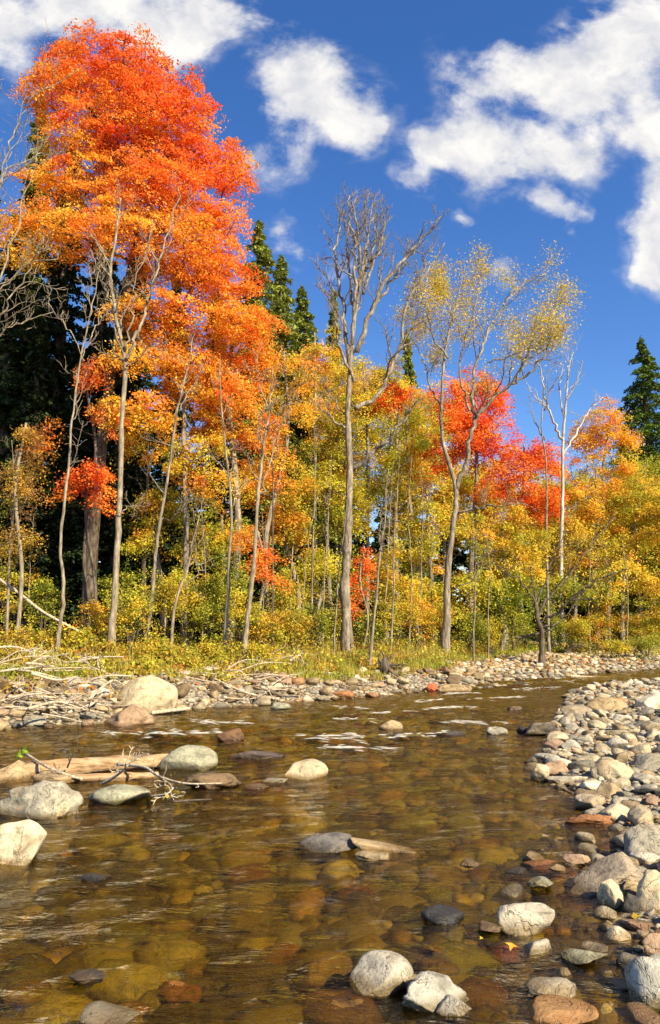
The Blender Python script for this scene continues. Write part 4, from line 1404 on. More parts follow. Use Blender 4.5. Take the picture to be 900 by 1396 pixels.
# the tall dead tree
bare_tree('dead_tree', 'tall grey dead tree with upright bare limbs at the centre of the bank', 'tree', 22.0,
          [(474, 880), (472, 800), (475, 720), (479, 640), (476, 560), (480, 480), (490, 400), (500, 340), (508, 275)], 0.160, 0.012,
          [([(482, 640), (510, 612), (535, 592), (556, 560), (570, 545)], 0.0809, -1.0),
           ([(484, 556), (508, 545), (530, 512), (548, 462), (556, 410), (580, 372), (604, 330)], 0.0809, .8),
           ([(486, 480), (500, 440), (520, 395), (548, 358), (575, 325), (600, 300)], 0.0857, -.6),
           ([(478, 500), (470, 440), (466, 400), (458, 350), (462, 310), (468, 285)], 0.0714, .5),
           ([(480, 470), (483, 400), (484, 340), (478, 300), (474, 265)], 0.0667, -.5),
           ([(492, 390), (498, 340), (494, 300), (497, 265)], 0.0477, .3),
           ([(496, 400), (512, 350), (520, 310), (516, 282)], 0.0524, .6),
           ([(474, 585), (455, 575), (440, 560), (420, 545)], 0.0428, -.8),
           ([(474, 455), (462, 430), (448, 400), (438, 385)], 0.0333, .3),
           ([(470, 565), (452, 545), (436, 530)], 0.0286, .6)]
          + [([(484, 430), (474, 375), (470, 335), (474, 300)], 0.0574, .4), ([(488, 400), (490, 350), (487, 310), (481, 275)], 0.0574, -.5), ([(495, 385), (507, 335), (512, 290)], 0.0516, .5),
             ([(500, 365), (518, 335), (528, 300)], 0.0459, -.4), ([(505, 425), (532, 385), (552, 352), (562, 332)], 0.0516, .5), ([(482, 520), (462, 470), (456, 430), (448, 405)], 0.0516, -.6), ([(556, 410), (572, 380), (585, 340)], 0.0344, .2)],
          M_BARK_GREY, 301, n=12, depth=1, lo=.55, lf=.10, limb_n=14, limb_depth=2, limb_lf=.26, up=.7, spread=.85, sides=12)
# the big forked tree with thin yellow foliage
keep_top = lambda t, rng: vnoise(np.array([t[0] * 1.3 + t[1]]), np.array([t[2] * 1.3]), 71)[0] > (-.14 if t[2] > 10.2 else .20) and t[2] > 7.0 and rng.random() < .75
bare_tree('forked_tree', 'forked grey tree with thin yellow foliage at its top', 'tree', 23.5,
          [(608, 880), (609, 820), (612, 770), (619, 715), (622, 665), (606, 600), (606, 540), (612, 470), (625, 410), (634, 365)], 0.13, 0.009,
          [([(622, 668), (638, 625), (648, 580), (662, 555), (690, 530), (720, 510), (745, 480), (770, 445)], 0.0864, -1.0),
           ([(648, 580), (646, 540), (650, 500), (668, 455), (690, 420), (718, 390), (750, 372)], 0.0612, 1.2),
           ([(690, 530), (715, 490), (722, 450), (745, 420), (772, 405)], 0.0360, .6),
           ([(665, 495), (700, 488), (735, 470), (765, 462)], 0.0288, -.8),
           ([(606, 560), (588, 530), (578, 490), (562, 455), (548, 420)], 0.0324, 1.0),
           ([(612, 490), (590, 460), (580, 420), (572, 385)], 0.0324, -.8),
           ([(640, 560), (628, 510), (640, 450), (650, 400), (655, 365)], 0.0396, .5),
           ([(618, 440), (604, 400), (598, 370)], 0.0252, .5),
           ([(625, 700), (650, 692), (672, 688), (700, 685), (722, 688)], 0.0432, -1.0),
           ([(618, 800), (640, 790), (655, 765), (662, 745)], 0.0216, -.8)],
          M_BARK_GREY, 302, n=8, depth=1, lo=.72, lf=.14, limb_n=11, limb_depth=2, limb_lf=.32, up=.45, spread=.95, sides=12,
          leaf=(pal([C_OCHRE, C_YELLOW, C_OLIVE, C_YG], [2, 4, 2, 4]), 17, .20, .062, keep_top))
# white birch
bare_tree('birch_tree', 'white barked birch with bare white upper branches', 'tree', 30.0,
          [(767, 878), (767, 800), (768, 700), (768, 620), (771, 560), (776, 500), (782, 480)], 0.105, 0.014,
          [([(769, 620), (785, 590), (800, 560), (815, 545), (826, 540)], .05, .8), ([(768, 600), (752, 570), (742, 545), (738, 510), (730, 490)], .06, -.6),
           ([(770, 570), (762, 530), (766, 495)], .04, .5), ([(773, 545), (788, 515), (794, 490)], .04, -.5), ([(745, 555), (728, 540), (716, 520)], .03, .4)],
          M_BARK_WHITE, 303, n=6, depth=1, lo=.7, lf=.16, limb_n=5, limb_depth=2, limb_lf=.3, up=.7)
bare_tree('leafless_tree', 'dark thin leafless tree just left of the white birch crown', 'tree', 28.5,
          [(748, 875), (746, 760), (745, 640), (738, 580), (744, 520), (748, 500)], 0.05, 0.01,
          [([(742, 600), (728, 570), (722, 540)], .03, .4), ([(742, 560), (752, 530), (764, 512)], .03, -.4)], M_BARK_GREY, 304, n=6, depth=1, lo=.7, lf=.15, limb_n=4, limb_depth=2)
# spreading small tree on the gravel point
bare_tree('spreading_tree', 'small wide leafless tree rooted in the far gravel point', 'tree', 24.0,
          [(736, 894), (737, 870), (733, 845), (730, 820)], 0.10, 0.05,
          [([(734, 850), (756, 838), (785, 815), (820, 790), (862, 775)], .055, -1.2), ([(733, 840), (750, 810), (775, 780), (800, 740), (830, 700)], .05, .8),
           ([(731, 825), (745, 790), (752, 760), (772, 720)], .04, .6), ([(731, 828), (715, 800), (690, 780), (672, 770)], .04, -.8), ([(731, 820), (724, 795), (720, 770)], .035, .6),
           ([(735, 855), (765, 845), (800, 800), (815, 760)], .035, .9)],
          M_BARK_BROWN, 305, n=0, limb_n=7, limb_depth=2, limb_lf=.42, up=.35, spread=.8, leaf=(ochre, 3, .10, .085, lambda t, rng: rng.random() < .75))

PALE = 'slender pale trunks along the far bank'
for i, (Y, trunk, r0, limbs, bark, lab) in enumerate([
    (16.2, [(72, 914), (80, 850), (84, 800), (81, 740), (92, 650), (102, 560), (112, 490), (124, 420), (134, 370)], .062,
     [([(112, 490), (90, 450), (66, 420), (60, 400)], .02, -.4), ([(116, 470), (135, 440), (148, 400)], .02, .4), ([(122, 430), (120, 390), (125, 350)], .018, .2)], M_BARK_PALE, 'wavy pale trunk nearest the left edge of the bank'),
    (17.2, [(152, 895), (155, 820), (160, 720), (166, 600), (172, 490), (158, 430), (150, 370), (160, 310), (165, 270)], .115,
     [([(172, 490), (190, 450), (205, 410), (222, 360), (240, 300), (250, 250)], .07, .6), ([(170, 478), (178, 430), (182, 380), (205, 320)], .045, -.5), ([(158, 430), (140, 385), (130, 340)], .035, .6),
      ([(172, 500), (200, 478), (225, 475)], .03, -.5), ([(160, 700), (180, 692), (205, 688)], .02, .3)], M_BARK_PALE, 'thickest pale trunk, forked high among the orange leaves'),
    (18.6, [(200, 880), (206, 820), (215, 750), (230, 650), (243, 560), (258, 490), (268, 440)], .075,
     [([(243, 560), (262, 530), (275, 500)], .025, .3), ([(220, 710), (240, 700), (262, 672)], .018, -.4)], M_BARK_GREY, 'slanting brown trunk right of the thickest pale trunk'),
    (17.6, [(231, 874), (243, 820), (258, 770), (268, 720), (278, 680)], .05, [([(250, 800), (270, 778), (288, 760)], .016, .3)], M_BARK_PALE, 'short trunk leaning right over the brown weeds'),
    (18.4, [(307, 882), (312, 800), (318, 700), (310, 620), (302, 540), (300, 500)], .065, [([(318, 690), (328, 668), (340, 650)], .02, .3)], M_BARK_PALE, 'slim pale trunk left of a twin trunk'),
    (17.8, [(331, 890), (340, 810), (351, 690), (357, 620), (366, 560), (372, 500)], .085,
     [([(352, 680), (364, 640), (378, 600), (390, 560)], .035, .5), ([(362, 590), (385, 560), (405, 540)], .03, -.5), ([(366, 560), (352, 520), (348, 480)], .025, .3),
      ([(360, 560), (395, 530), (420, 525), (450, 540)], .02, -.3)], M_BARK_PALE, 'pale trunk with a brush of bare twigs left of the dead tree'),
    (18.8, [(503, 895), (510, 830), (517, 760), (524, 690), (530, 640)], .055, [([(516, 770), (522, 740), (520, 700)], .018, .3)], M_BARK_PALE, 'slender trunk standing by the fallen logs'),
    (18.8, [(10, 850), (13, 760), (18, 680), (16, 600)], .05, [([(14, 740), (30, 700), (40, 660)], .015, .2)], M_BARK_PALE, 'thin straight trunk at the very left'),
    (23.5, [(424, 860), (426, 760), (430, 660), (428, 580)], .05, [], M_BARK_GREY, 'thin trunk close to the left of the dead tree'),
    (24, [(394, 850), (397, 760), (400, 680)], .05, [], M_BARK_GREY, 'thin trunk in shade behind the brushy twigs'),
    (20, [(455, 888), (459, 800), (468, 720), (474, 660)], .03, [], M_BARK_PALE, 'spindly stem hugging the dead trunk'),
    (22, [(532, 865), (535, 760), (540, 680), (546, 600)], .04, [], M_BARK_GREY, 'first thin stem right of the dead tree'),
    (23, [(522, 865), (527, 780), (531, 700), (536, 630)], .035, [], M_BARK_PALE, 'thin stem partly behind the slender trunk'),
    (24, [(575, 865), (574, 790), (576, 700), (572, 640)], .045, [], M_BARK_GREY, 'straight dark stem left of the forked tree'),
    (23.5, [(645, 868), (648, 800), (650, 720)], .04, [], M_BARK_GREY, 'straight dark stem right of the forked tree'),
    (29.5, [(802, 872), (803, 820), (805, 740)], .06, [], M_BARK_PALE, 'pale stem right of the birch'),
    (29.8, [(826, 872), (828, 810), (826, 740)], .04, [], M_BARK_PALE, 'thin pale stem between the birch and the right edge'),
    (27.5, [(700, 868), (700, 810), (703, 740)], .05, [], M_BARK_BROWN, 'brown stem behind the spreading leafless tree'),
    (21, [(372, 800), (373, 700), (370, 620)], .05, [], M_BARK_BROWN, 'brown stem behind the pale brushy trunk'),
    (20, [(276, 860), (280, 780), (276, 700), (282, 620)], .03, [], M_BARK_PALE, 'thin pale sapling stem right of the leaning trunk'),
    (21, [(358, 860), (360, 770), (356, 690)], .03, [], M_BARK_PALE, 'thin pale sapling stem right of the brushy trunk'),
    (22, [(440, 868), (443, 780), (449, 700), (452, 620)], .03, [], M_BARK_PALE, 'curving sapling stem left of the dead trunk'),
    (21.5, [(412, 866), (416, 790), (424, 710)], .028, [], M_BARK_PALE, 'short pale sapling stem farther left of the dead trunk'),
    (23, [(556, 868), (560, 790), (556, 700), (562, 620)], .034, [], M_BARK_PALE, 'pale sapling stem midway between the dead and the forked tree'),
    (24, [(590, 868), (588, 780), (592, 700)], .03, [], M_BARK_PALE, 'pale sapling stem just left of the forked trunk'),
    (24, [(664, 866), (668, 790), (664, 720)], .03, [], M_BARK_PALE, 'pale sapling stem farther right of the forked trunk'),
    (20, [(44, 862), (40, 780), (46, 700)], .028, [], M_BARK_PALE, 'thin sapling stem left of the wavy pale trunk'),
    (29, [(852, 872), (856, 800), (850, 740)], .04, [], M_BARK_PALE, 'pale sapling stem near the right edge of the wood'),
    (21.5, [(195, 850), (198, 740), (203, 640), (205, 560)], .11, [], M_BARK_BROWN, 'dark thick trunk in the shade behind the slanting trunk'),
]):
    bare_tree('slender_tree', lab, 'tree', Y, trunk, r0 * .78, r0 * .14, [(l[0], l[1] * .66, l[2]) for l in limbs], bark, 330 + i, PALE, n=10 if limbs else 6, depth=1, lo=.45, lf=.17, limb_n=8, limb_depth=2, limb_lf=.38, up=.55, sides=8)
# bare tree leaning in from the left, its trunk outside the frame
bare_tree('leafless_tree', 'leafless tree reaching in from beyond the left edge', 'tree', 15.0,
          [(-70, 900), (-64, 760), (-60, 620), (-56, 500), (-50, 400), (-46, 300)], 0.0780, .04,
          [([(-56, 480), (-20, 450), (10, 420), (40, 370), (60, 330)], 0.0260, -.6), ([(-56, 470), (-20, 430), (15, 340), (30, 270), (50, 210)], 0.0292, .5), ([(-50, 420), (-10, 400), (30, 360), (75, 345)], 0.0195, .3),
           ([(-46, 330), (-15, 290), (5, 250), (20, 180), (40, 130), (100, 95)], 0.0260, -.3), ([(-46, 320), (0, 240), (35, 215), (75, 205)], 0.0195, .6), ([(-58, 500), (-20, 470), (20, 445), (68, 432)], 0.0195, .2),
           ([(-48, 360), (-20, 320), (-5, 250), (10, 210)], 0.0195, .8)],
          M_BARK_PALE, 399, n=4, depth=1, lo=.5, lf=.2, limb_n=8, limb_depth=2, limb_lf=.36, up=.6)


# --- shrubs along the edge of the wood
def shrub(label, px, Y, w, h, palette, seed, group, leaf=0.056, dens=1.0, name='shrub', py=868):
    rng = np.random.default_rng(seed)
    b = pix(px, py, Y); zb = H(b[0], Y)
    base = np.array([b[0], Y, zb])
    root = thing(name, base, label, 'shrub', group)
    s = Y / FPX
    W, Hh = w / 2 * s, h * s
    T = Tubes(); tips = []
    for k in range(7):
        az = rng.random() * 6.28; rr = W * rng.uniform(.2, .9)
        tip = base + np.array([math.cos(az) * rr, math.sin(az) * rr * .7, Hh * rng.uniform(.6, 1.0)])
        mid = base * .5 + tip * .5 + np.array([0, 0, Hh * .12])
        P = catmull([base - np.array([0, 0, .05]), mid, tip], 8)
        r = np.linspace(.014, .004, 8)
        T.add(P, r, 4, cap=False); twigs(T, rng, P, r, 0, .3, 4, .4, .5, .9, tips)
        tips.append(tip)
    obj('stem', T.mesh('stem', base), M_BARK_BROWN, root)
    n = int(2600 * dens * (W * Hh) ** 0.75) + 500
    n_cl = 34
    cc = base + np.stack([rng.uniform(-1, 1, n_cl) * W, rng.uniform(-1, 1, n_cl) * W * .6, rng.random(n_cl) ** .8 * Hh * .95], -1)
    cc[:, :2] = base[:2] + (cc[:, :2] - base[:2]) * np.sqrt(np.clip(1 - ((cc[:, 2:3] - zb) / Hh - .4) ** 2 / .5, .1, 1))
    cc = np.vstack([cc, np.array(tips)])
    pick = rng.integers(len(cc), size=n)
    pos = cc[pick] + rng.normal(size=(n, 3)) * np.array([.12, .12, .075]) * (W ** .4)
    pos[:, 2] = np.maximum(pos[:, 2], zb + .03)
    cpc = np.array([palette(c, rng) * rng.uniform(.55, 1.15) for c in cc])
    cols = cpc[pick] * rng.uniform(.75, 1.25, n)[:, None]
    nr = rng.normal(size=(n, 3)) * .8 + np.array([0, -.2, .8])
    V, F, C = leaf_cloud(pos, nr, leaf, cols, 4, rng)
    obj('foliage', mesh_from('foliage', V - base, F, C), M_LEAF, root)
    return root


SHG = 'shrubs at the edge of the wood'
shr_rng = np.random.default_rng(77)
SH_LAB = [('yellow green', pal([C_YG, C_YELLOW, C_OLIVE], [4, 3, 2])), ('olive', pal([C_OLIVE, C_YG, C_GREEN], [4, 3, 2])), ('ochre', ochre), ('tawny', pal([C_OCHRE, C_YG, C_BROWN, C_OLIVE], [4, 3, 1, 2])), ('golden', gold)]
SPOTS = [(20, 17, 70, 75, 3), (55, 17.5, 60, 60, 2), (105, 17.4, 60, 70, 0), (130, 18.2, 60, 90, 4), (180, 18, 70, 110, 0), (215, 17.3, 60, 60, 3), (240, 17.0, 50, 45, 3), (255, 19, 80, 150, 0), (285, 19, 70, 130, 1), (330, 19.5, 70, 110, 0),
         (365, 19, 60, 70, 2), (400, 20, 70, 80, 2), (430, 21, 60, 80, 1), (455, 22.8, 50, 70, 0), (505, 23, 50, 60, 1), (540, 23, 60, 80, 0), (570, 23.5, 60, 90, 4), (600, 24.5, 50, 80, 2), (640, 24.5, 60, 70, 1), (670, 25, 60, 60, 0),
         (705, 25, 60, 60, 1), (750, 25.5, 60, 60, 1), (790, 25.5, 70, 60, 2), (830, 26, 70, 70, 4), (870, 26, 70, 60, 2), (905, 26, 70, 80, 0), (10, 20, 80, 190, 2), (60, 19.5, 60, 130, 1), (165, 20, 70, 150, 1), (225, 20, 70, 130, 0), (310, 21.5, 60, 170, 1),
         (385, 22, 60, 120, 0), (150, 16.6, 50, 50, 3), (90, 16.4, 50, 40, 3), (40, 15.9, 60, 40, 2), (10, 15.6, 60, 50, 3), (200, 16.9, 60, 44, 2), (290, 17.6, 50, 44, 2), (350, 17.8, 50, 40, 0), (250, 16.3, 44, 30, 3), (880, 24.5, 60, 34, 1), (840, 24.3, 60, 30, 0)]
SH_NEAR = ['left of the wavy pale trunk', 'by the thickest pale trunk', 'below the leaning trunk', 'beneath the orange maples', 'by the brushy pale trunk', 'by the dead tree', 'by the forked tree', 'by the birch', 'above the far gravel point']
for i, (px, Y, w, h, k) in enumerate(SPOTS):
    tone, pl_ = SH_LAB[k]
    if px > 690: Y += 3.6
    zone = 0 if px < 75 else 1 if px < 190 else 2 if px < 262 else 3 if px < 320 else 4 if px < 410 else 5 if px < 545 else 6 if px < 680 else 7 if px < 800 else 8
    size = 'tall' if h > 100 else ('knee high' if h < 52 else 'waist high')
    shrub(f'{size} {tone} shrub {SH_NEAR[zone]}' + ('' if Y < 19.2 or px > 420 else ', in the second row'), px, Y, w * .9, h * (.62 if Y < 18 else .85), pl_, 500 + i, SHG, dens=(.9 if Y < 18 else 1.15))
blob_tree('brown_leaf_tree', 'thin tree with small dry brown leaves at the left edge', 'tree', 22, 17.5, [(30, 660, 30, 60), (20, 730, 26, 40), (45, 590, 18, 30)], brownp, 610, .05, 1.0, .075, M_BARK_PALE, spray=.45)


# --- grass and low weeds on the bank
def grass(name, label, n, xr, yr, dmin, dmax, hgt, cols, seed, w=0.008):
    rng = np.random.default_rng(seed)
    x = rng.uniform(*xr, n * 3); y = rng.uniform(*yr, n * 3)
    h, side, d = terrain(x, y)
    gx = np.clip((x - 3) / 3, 0, 1)
    lim = dmin(x) + vnoise(x * .8, y * .8, seed) * 0.9
    dens = np.clip(vnoise(x * 1.3, y * 1.3, seed + 1) * 1.8 + 0.75, 0.05, 1)
    lim = lim + 0.75 * np.clip((-0.5 - x) / 2, 0, 1)
    keep = side & (d > lim) & (d < dmax) & (np.abs(x) < 0.52 * y) & (rng.random(n * 3) < dens)
    x, y, h = x[keep][:n], y[keep][:n], h[keep][:n]
    m = len(x)
    hh = hgt * rng.uniform(.4, 1.3, m) * (1 + .7 * vnoise(x * 1.7, y * 1.7, seed + 2))
    az = rng.random(m) * 6.28; lean = rng.uniform(.1, .7, m) * hh
    ww = w * rng.uniform(.7, 1.6, m)
    sx, sy = np.cos(az + 1.57) * ww, np.sin(az + 1.57) * ww
    b = np.stack([x, y, h - .02], -1)
    s = np.stack([sx, sy, np.zeros(m)], -1)
    mid = b + np.stack([np.cos(az) * lean * .35, np.sin(az) * lean * .35, hh * .6], -1)
    tip = b + np.stack([np.cos(az) * lean, np.sin(az) * lean, hh], -1)
    V = np.stack([b - s, b + s, mid + s * .8, mid - s * .8, tip], 1).reshape(-1, 3)
    k = np.arange(m)[:, None] * 5
    F4 = k + np.array([0, 1, 2, 3]); F3 = k + np.array([3, 2, 4])
    cc = np.array(cols); patch = np.clip(vnoise(x * .9, y * .9, seed + 5) + .5 + rng.normal(size=m) * .25, 0, .999) * len(cc)
    C = cc[patch.astype(int)] * rng.uniform(.7, 1.3, m)[:, None]
    o = obj(name, mesh_from(name, V, [F4, F3], np.repeat(C, 5, 0)), M_GRASS)
    tag(o, label, 'grass', kind='stuff')


dm = lambda x: 0.75 - 0.30 * np.clip(1 - np.abs(x - 1.0) / 2.5, 0, 1) + 1.2 * np.clip((x - 3.0) / 1.5, 0, 1) + 0.30 * np.clip(x - 3, 0, 9)
grass('grass', 'yellow green grass covering the top of the far bank', 150000, (-9, 14), (11, 31), dm, 8.5, 0.19, [(.46, .36, .07), (.52, .46, .08), (.36, .42, .06), (.26, .38, .05), (.44, .28, .07)], 41)
grass('dry_weeds', 'tall dry weeds standing along the far bank', 9000, (-9, 12), (12, 29), lambda x: dm(x) + .4, 6.5, 0.45, [(.50, .30, .08), (.36, .16, .05), (.55, .40, .10), (.40, .36, .06)], 42, w=.006)


# low leafy weeds between the grass
def weeds():
    rng = np.random.default_rng(61)
    n = 1500
    x = rng.uniform(-9, 14, n); y = rng.uniform(11, 31, n)
    h, side, d = terrain(x, y)
    k = side & (d > dm(x) + .15) & (d < 8) & (np.abs(x) < .52 * y)
    x, y, h = x[k], y[k], h[k]
    pal_ = np.array([C_YG, C_OLIVE, C_OCHRE, C_BROWN, C_RUSTL, C_YELLOW]) * .8
    P, Cc = [], []
    for a, b, z in zip(x, y, h):
        m = int(rng.uniform(25, 75)); r = rng.uniform(.15, .4); hh = rng.uniform(.15, .55)
        q = rng.normal(size=(m, 3)) * np.array([r, r, hh * .4]) * .6 + np.array([a, b, z + hh * .55])
        q[:, 2] = np.maximum(q[:, 2], z + .02)
        P.append(q); c = pal_[int(rng.choice(6, p=[.42, .30, .10, .03, .03, .12]))]
        Cc.append(c[None] * rng.uniform(.6, 1.3, m)[:, None])
    P = np.vstack(P)
    V, F, C = leaf_cloud(P, rng.normal(size=P.shape) * .7 + np.array([0, -.2, .8]), .085, np.vstack(Cc), 4, rng)
    tag(obj('undergrowth', mesh_from('undergrowth', V, F, C), M_LEAF), 'low leafy weeds covering the far bank', 'undergrowth', kind='stuff')


weeds()


# fallen leaves over the bank
def litter():
    rng = np.random.default_rng(55)
    n = 26000
    x = rng.uniform(-9, 14, n); y = rng.uniform(11, 28, n)
    h, side, d = terrain(x, y)
    k = side & (d > .5)
    pos = np.stack([x, y, h + .02 + rng.random(n) * .05], -1)[k]
    cc = np.array([C_OCHRE, C_BROWN, C_ORANGE, C_YELLOW, C_RUSTL])[rng.integers(5, size=len(pos))] * .9
    V, F, C = leaf_cloud(pos, rng.normal(size=pos.shape) * .45 + np.array([0, 0, 1]), .09, cc, 4, rng)
    tag(obj('fallen_leaves', mesh_from('fallen_leaves', V, F, C), M_LEAF), 'dry leaves strewn over the far bank', 'leaf litter', kind='stuff')


litter()


def bar_leaves():
    rng = np.random.default_rng(57)
    n = 5000
    y = 2.6 * (22 / 2.6) ** rng.random(n); x = rng.uniform(.8, 11, n)
    h, side, d = terrain(x, y)
    k = (~side) & (d > 0) & (rng.random(n) < .10)
    pos = np.stack([x, y, h + .03 + rng.random(n) * .05], -1)[k]
    cc = np.array([C_OCHRE, C_BROWN, C_ORANGE, C_YELLOW, C_RUSTL])[rng.integers(5, size=len(pos))] * .8
    V, F, C = leaf_cloud(pos, rng.normal(size=pos.shape) * .35 + np.array([0, 0, 1]), .055, cc, 3, rng)
    tag(obj('fallen_leaves', mesh_from('fallen_leaves', V, F, C), M_LEAF), 'autumn leaves caught among the cobbles of the right bar', 'leaf litter', kind='stuff')


bar_leaves()


# ------------------------------------------------------------------ driftwood and logs
def branch(name, label, cat, pts, r0, r1, mat, seed, n=3, lf=.3, group=None, depth=0, up=.2, sides=7, leaf=None):
    rng = np.random.default_rng(seed)
    P = catmull(np.array(pts), 6 * len(pts)); r = np.linspace(r0, r1, len(P)) * (1 + .06 * rng.normal(size=len(P)))
    o0 = P[0]
    T = Tubes(); T.add(P, r, sides); tips = []
    if sides >= 10:
        ph = rng.random(sides) * 6.28
        W = T.V[0].reshape(len(P), sides, 3)
        k_ = 1 + .10 * np.sin(np.linspace(0, 9, len(P))[:, None] + ph[None]) + .07 * rng.normal(size=sides)[None] + .03 * rng.normal(size=(len(P), sides))
        T.V[0] = (P[:, None] + (W - P[:, None]) * k_[..., None]).reshape(-1, 3)
    if n: twigs(T, rng, P, r, depth, .25, n, lf, up, 1.0, tips)
    if leaf is None:
        o = obj(name, T.mesh(name, o0), mat); o.location = o0
        return tag(o, label, cat, group)
    root = thing(name, o0, label, cat, group)
    obj('stem', T.mesh('stem', o0), mat, root)
    pos = leaf[0] + rng.normal(size=(14, 3)) * leaf[2]
    V, F, C = leaf_cloud(pos, rng.normal(size=(14, 3)), leaf[3], np.repeat(np.array(leaf[1])[None], 14, 0), 4, rng)
    obj('leaves', mesh_from('leaves', V - o0, F, C), M_LEAF, root)
    return root


branch('stranded_log', 'long pale peeled log lying across the stream at left', 'log', [gw(30, 1052, .02), gw(100, 1046, .05), gw(170, 1041, .06), gw(240, 1036, .05)], .10, .075, M_LOGWOOD, 700, 0, sides=20)
branch('stranded_log', 'dark waterlogged log half sunk in front of the peeled log', 'log', [gw(95, 1062, .0), gw(160, 1060, .01), gw(215, 1057, .0)], .055, .04, M_LOGWOOD, 701, 0, sides=14)
lf_p = gw(27, 1024, .18)
branch('dead_branch', 'pale curved branch with a few green leaves over the mottled boulder', 'branch', [gw(36, 1028, .17), gw(62, 1044, .12), gw(90, 1056, .06), (gw(112, 1062, .02))], .012, .018, M_DRIFT, 702, 3, .3, leaf=(lf_p, (.30, .42, .03), .04, .07))
branch('dead_branch', 'long pale branch arching from the log over the rough dark rock', 'branch', [gw(160, 1042, .12), gw(197, 1046, .16), gw(216, 1058, .12), gw(252, 1068, .10), gw(302, 1068, .11)], .016, .007, M_DRIFT, 703, 4, .22)
branch('dead_branch', 'forked root snag standing on the front of the peeled log', 'branch', [gw(140, 1068, .0), gw(158, 1058, .10), gw(170, 1048, .2), gw(172, 1040, .30)], .016, .008, M_DRIFT, 704, 6, .55, depth=1, up=.6)
branch('dead_branch', 'reddish brush of twigs sprouting behind the peeled log', 'branch', [gw(92, 1046, .08), gw(96, 1036, .2), gw(102, 1024, .30)], .010, .004, M_BARK_BROWN, 705, 6, .7, depth=1, up=.9)
branch('dead_branch', 'small twig cluster right of the smooth pale green boulder', 'branch', [gw(205, 1086, .0), gw(228, 1082, .06), gw(236, 1074, .1), (gw(222, 1090, .02))], .010, .004, M_DRIFT, 706, 5, .6, depth=1, leaf=(gw(238, 1080, .1), (.5, .36, .04), .05, .05))
branch('dead_branch', 'reddish stick floating right of the twig cluster', 'branch', [gw(238, 1093, .015), gw(262, 1091, .02), gw(288, 1090, .01)], .013, .006, M_BARK_BROWN, 707, 2, .2)

DG = 'bleached driftwood tangle on the far bank'
rg = np.random.default_rng(91)
DRL = [('thin', 'along the left half of the tangle'), ('thick', 'along the left half of the tangle'), ('thin', 'right of the largest pale boulder'), ('thick', 'right of the largest pale boulder')]
for i in range(84):
    left = i < 60
    px = rg.uniform(0, 155) if left else rg.uniform(285, 420)
    py = rg.uniform(938, 976) if left else rg.uniform(928, 950)
    g = gw(px, py, .2)
    th = rg.normal(0, .95); ln = rg.uniform(.4, 1.5)
    z = H(g[0], g[1]) if True else 0
    p0 = np.array([g[0], g[1], max(z, 0.0) + rg.uniform(.10, .34)])
    dv = np.array([math.cos(th) * ln, math.sin(th) * ln * .7, rg.normal() * .22])
    pts = [p0 - dv / 2, p0 + rg.normal(size=3) * .08 + np.array([0, 0, .06]), p0 + dv / 2]
    for q in pts:
        q[2] = max(q[2], float(H(q[0], q[1])) + .10, .04)
    thick = rg.random() < .3
    a, b = DRL[(0 if left else 2) + (1 if thick else 0)]
    branch('driftwood_branch', f'{a} bleached driftwood branch {b}', 'driftwood', pts, .028 if thick else .014, .010 if thick else .006, M_DRIFT, 720 + i, 3, .4, DG, depth=0)
branch('driftwood_branch', 'longest bleached branch slanting up to the largest pale boulder', 'driftwood', [gw(60, 978, .1), gw(105, 968, .2), gw(135, 952, .35), gw(147, 925, .5)], .03, .02, M_DRIFT, 780, 3, .2)
branch('driftwood_log', 'bleached stick lying at the water line right of the pinkish boulder', 'driftwood', [gw(207, 972, .04), gw(230, 969, .05), gw(258, 966, .06)], .035, .03, M_DRIFT, 781, 0)
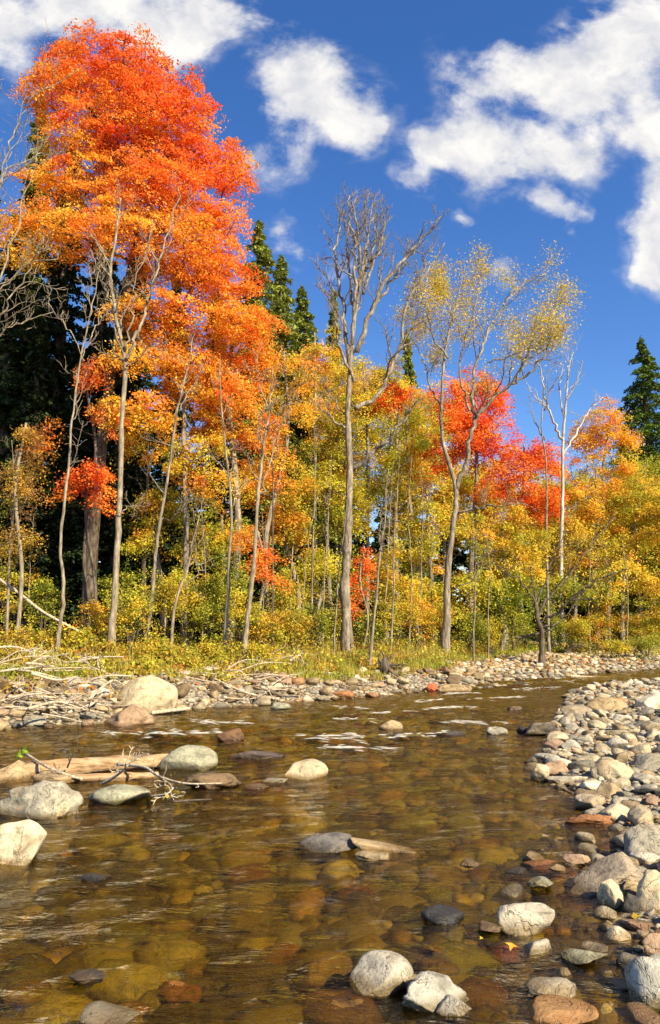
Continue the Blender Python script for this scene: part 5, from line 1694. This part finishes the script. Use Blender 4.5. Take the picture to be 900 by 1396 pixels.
for i, (pts, r, lab) in enumerate([
    ([pix(432, 890, 17.8), pix(465, 888, 17.7), pix(500, 885, 17.6)], .065, 'straight pale log left of the slender trunk'),
    ([pix(440, 899, 17.4), pix(475, 895, 17.5), pix(496, 890, 17.6)], .05, 'second pale log under the straight one'),
    ([pix(517, 899, 17.1), pix(545, 904, 16.9)], .055, 'short pale log right of the slender trunk'),
    ([pix(240, 897, 16.4), pix(262, 895, 16.5), pix(285, 893, 16.6)], .06, 'pale log in the grass below the leaning trunk'),
    ([pix(335, 882, 17.9), pix(370, 890, 17.7), pix(410, 890, 17.6), pix(440, 886, 17.8)], .04, 'crooked bleached log below the brushy pale trunk'),
    ([pix(703, 870, 24.4), pix(725, 866, 24.3), pix(752, 858, 24.2)], .05, 'dead limb propped behind the spreading tree'),
    ([pix(768, 884, 22.8), pix(800, 880, 23.0), pix(834, 868, 23.3)], .045, 'curved dead limb lying above the far gravel point'),
    ([pix(0, 790, 18), pix(30, 812, 17.8), pix(60, 835, 17.6), pix(110, 862, 17.4)], .04, 'fallen grey limb slanting down at the left edge'),
]):
    pts = [np.array([p[0], p[1], (max(p[2], H(p[0], p[1]) + r * .6) if i in (5, 7) else H(p[0], p[1]) + r * (.6 if i != 1 else 1.2))]) for p in pts]
    branch('fallen_log', lab, 'log', pts, r, r * .7, M_DRIFT if i != 5 else M_BARK_BROWN, 800 + i, 3 if r < .055 else 1, .22, 'fallen logs on the far bank')
# root plate of a washed-up stump
st = pix(524, 892, 18.4); st[2] = H(st[0], st[1])
root = thing('tree_stump', st, 'upturned brown stump behind the slender trunk by the logs', 'stump')
T = Tubes(); T.add([st + np.array([0, .2, .05]), st + np.array([0, 0, .25]), st + np.array([0, -.1, .42])], [.16, .17, .06], 10)
obj('stump_body', T.mesh('stump_body', st), M_BARK_BROWN, root)
rr = np.random.default_rng(3)
for k in range(8):
    az = k * .785; T = Tubes(); d = np.array([math.cos(az), 0.2 * math.sin(az * 2), math.sin(az)])
    p = st + np.array([0, -.05, .28])
    P = catmull([p, p + d * .22, p + d * .4 + rr.normal(size=3) * .06], 7); P[:, 2] = np.maximum(P[:, 2], st[2] + .01)
    T.add(P, np.linspace(.05, .012, 7), 5)
    obj('root', T.mesh('root', st), M_BARK_BROWN, root)
# floating autumn leaves
for i, (px, py, c, lab) in enumerate([(656, 1279, C_YELLOW, 'single yellow leaf floating just above the thin red slab'), (697, 1290, C_AMBER, 'golden leaf lying on the red slab'),
                                      (26, 1102, C_RUSTL, 'rust coloured leaf on the mottled boulder')]):
    g = gw(px, py, .012 if i < 2 else .25)
    V, F, C = leaf_cloud(g[None], np.array([[.1, -.3, 1.0]]), .045, c[None], 3, np.random.default_rng(i))
    o = obj('fallen_leaf', mesh_from('fallen_leaf', V - g, F, C), M_LEAF); o.location = g
    tag(o, lab, 'leaf')
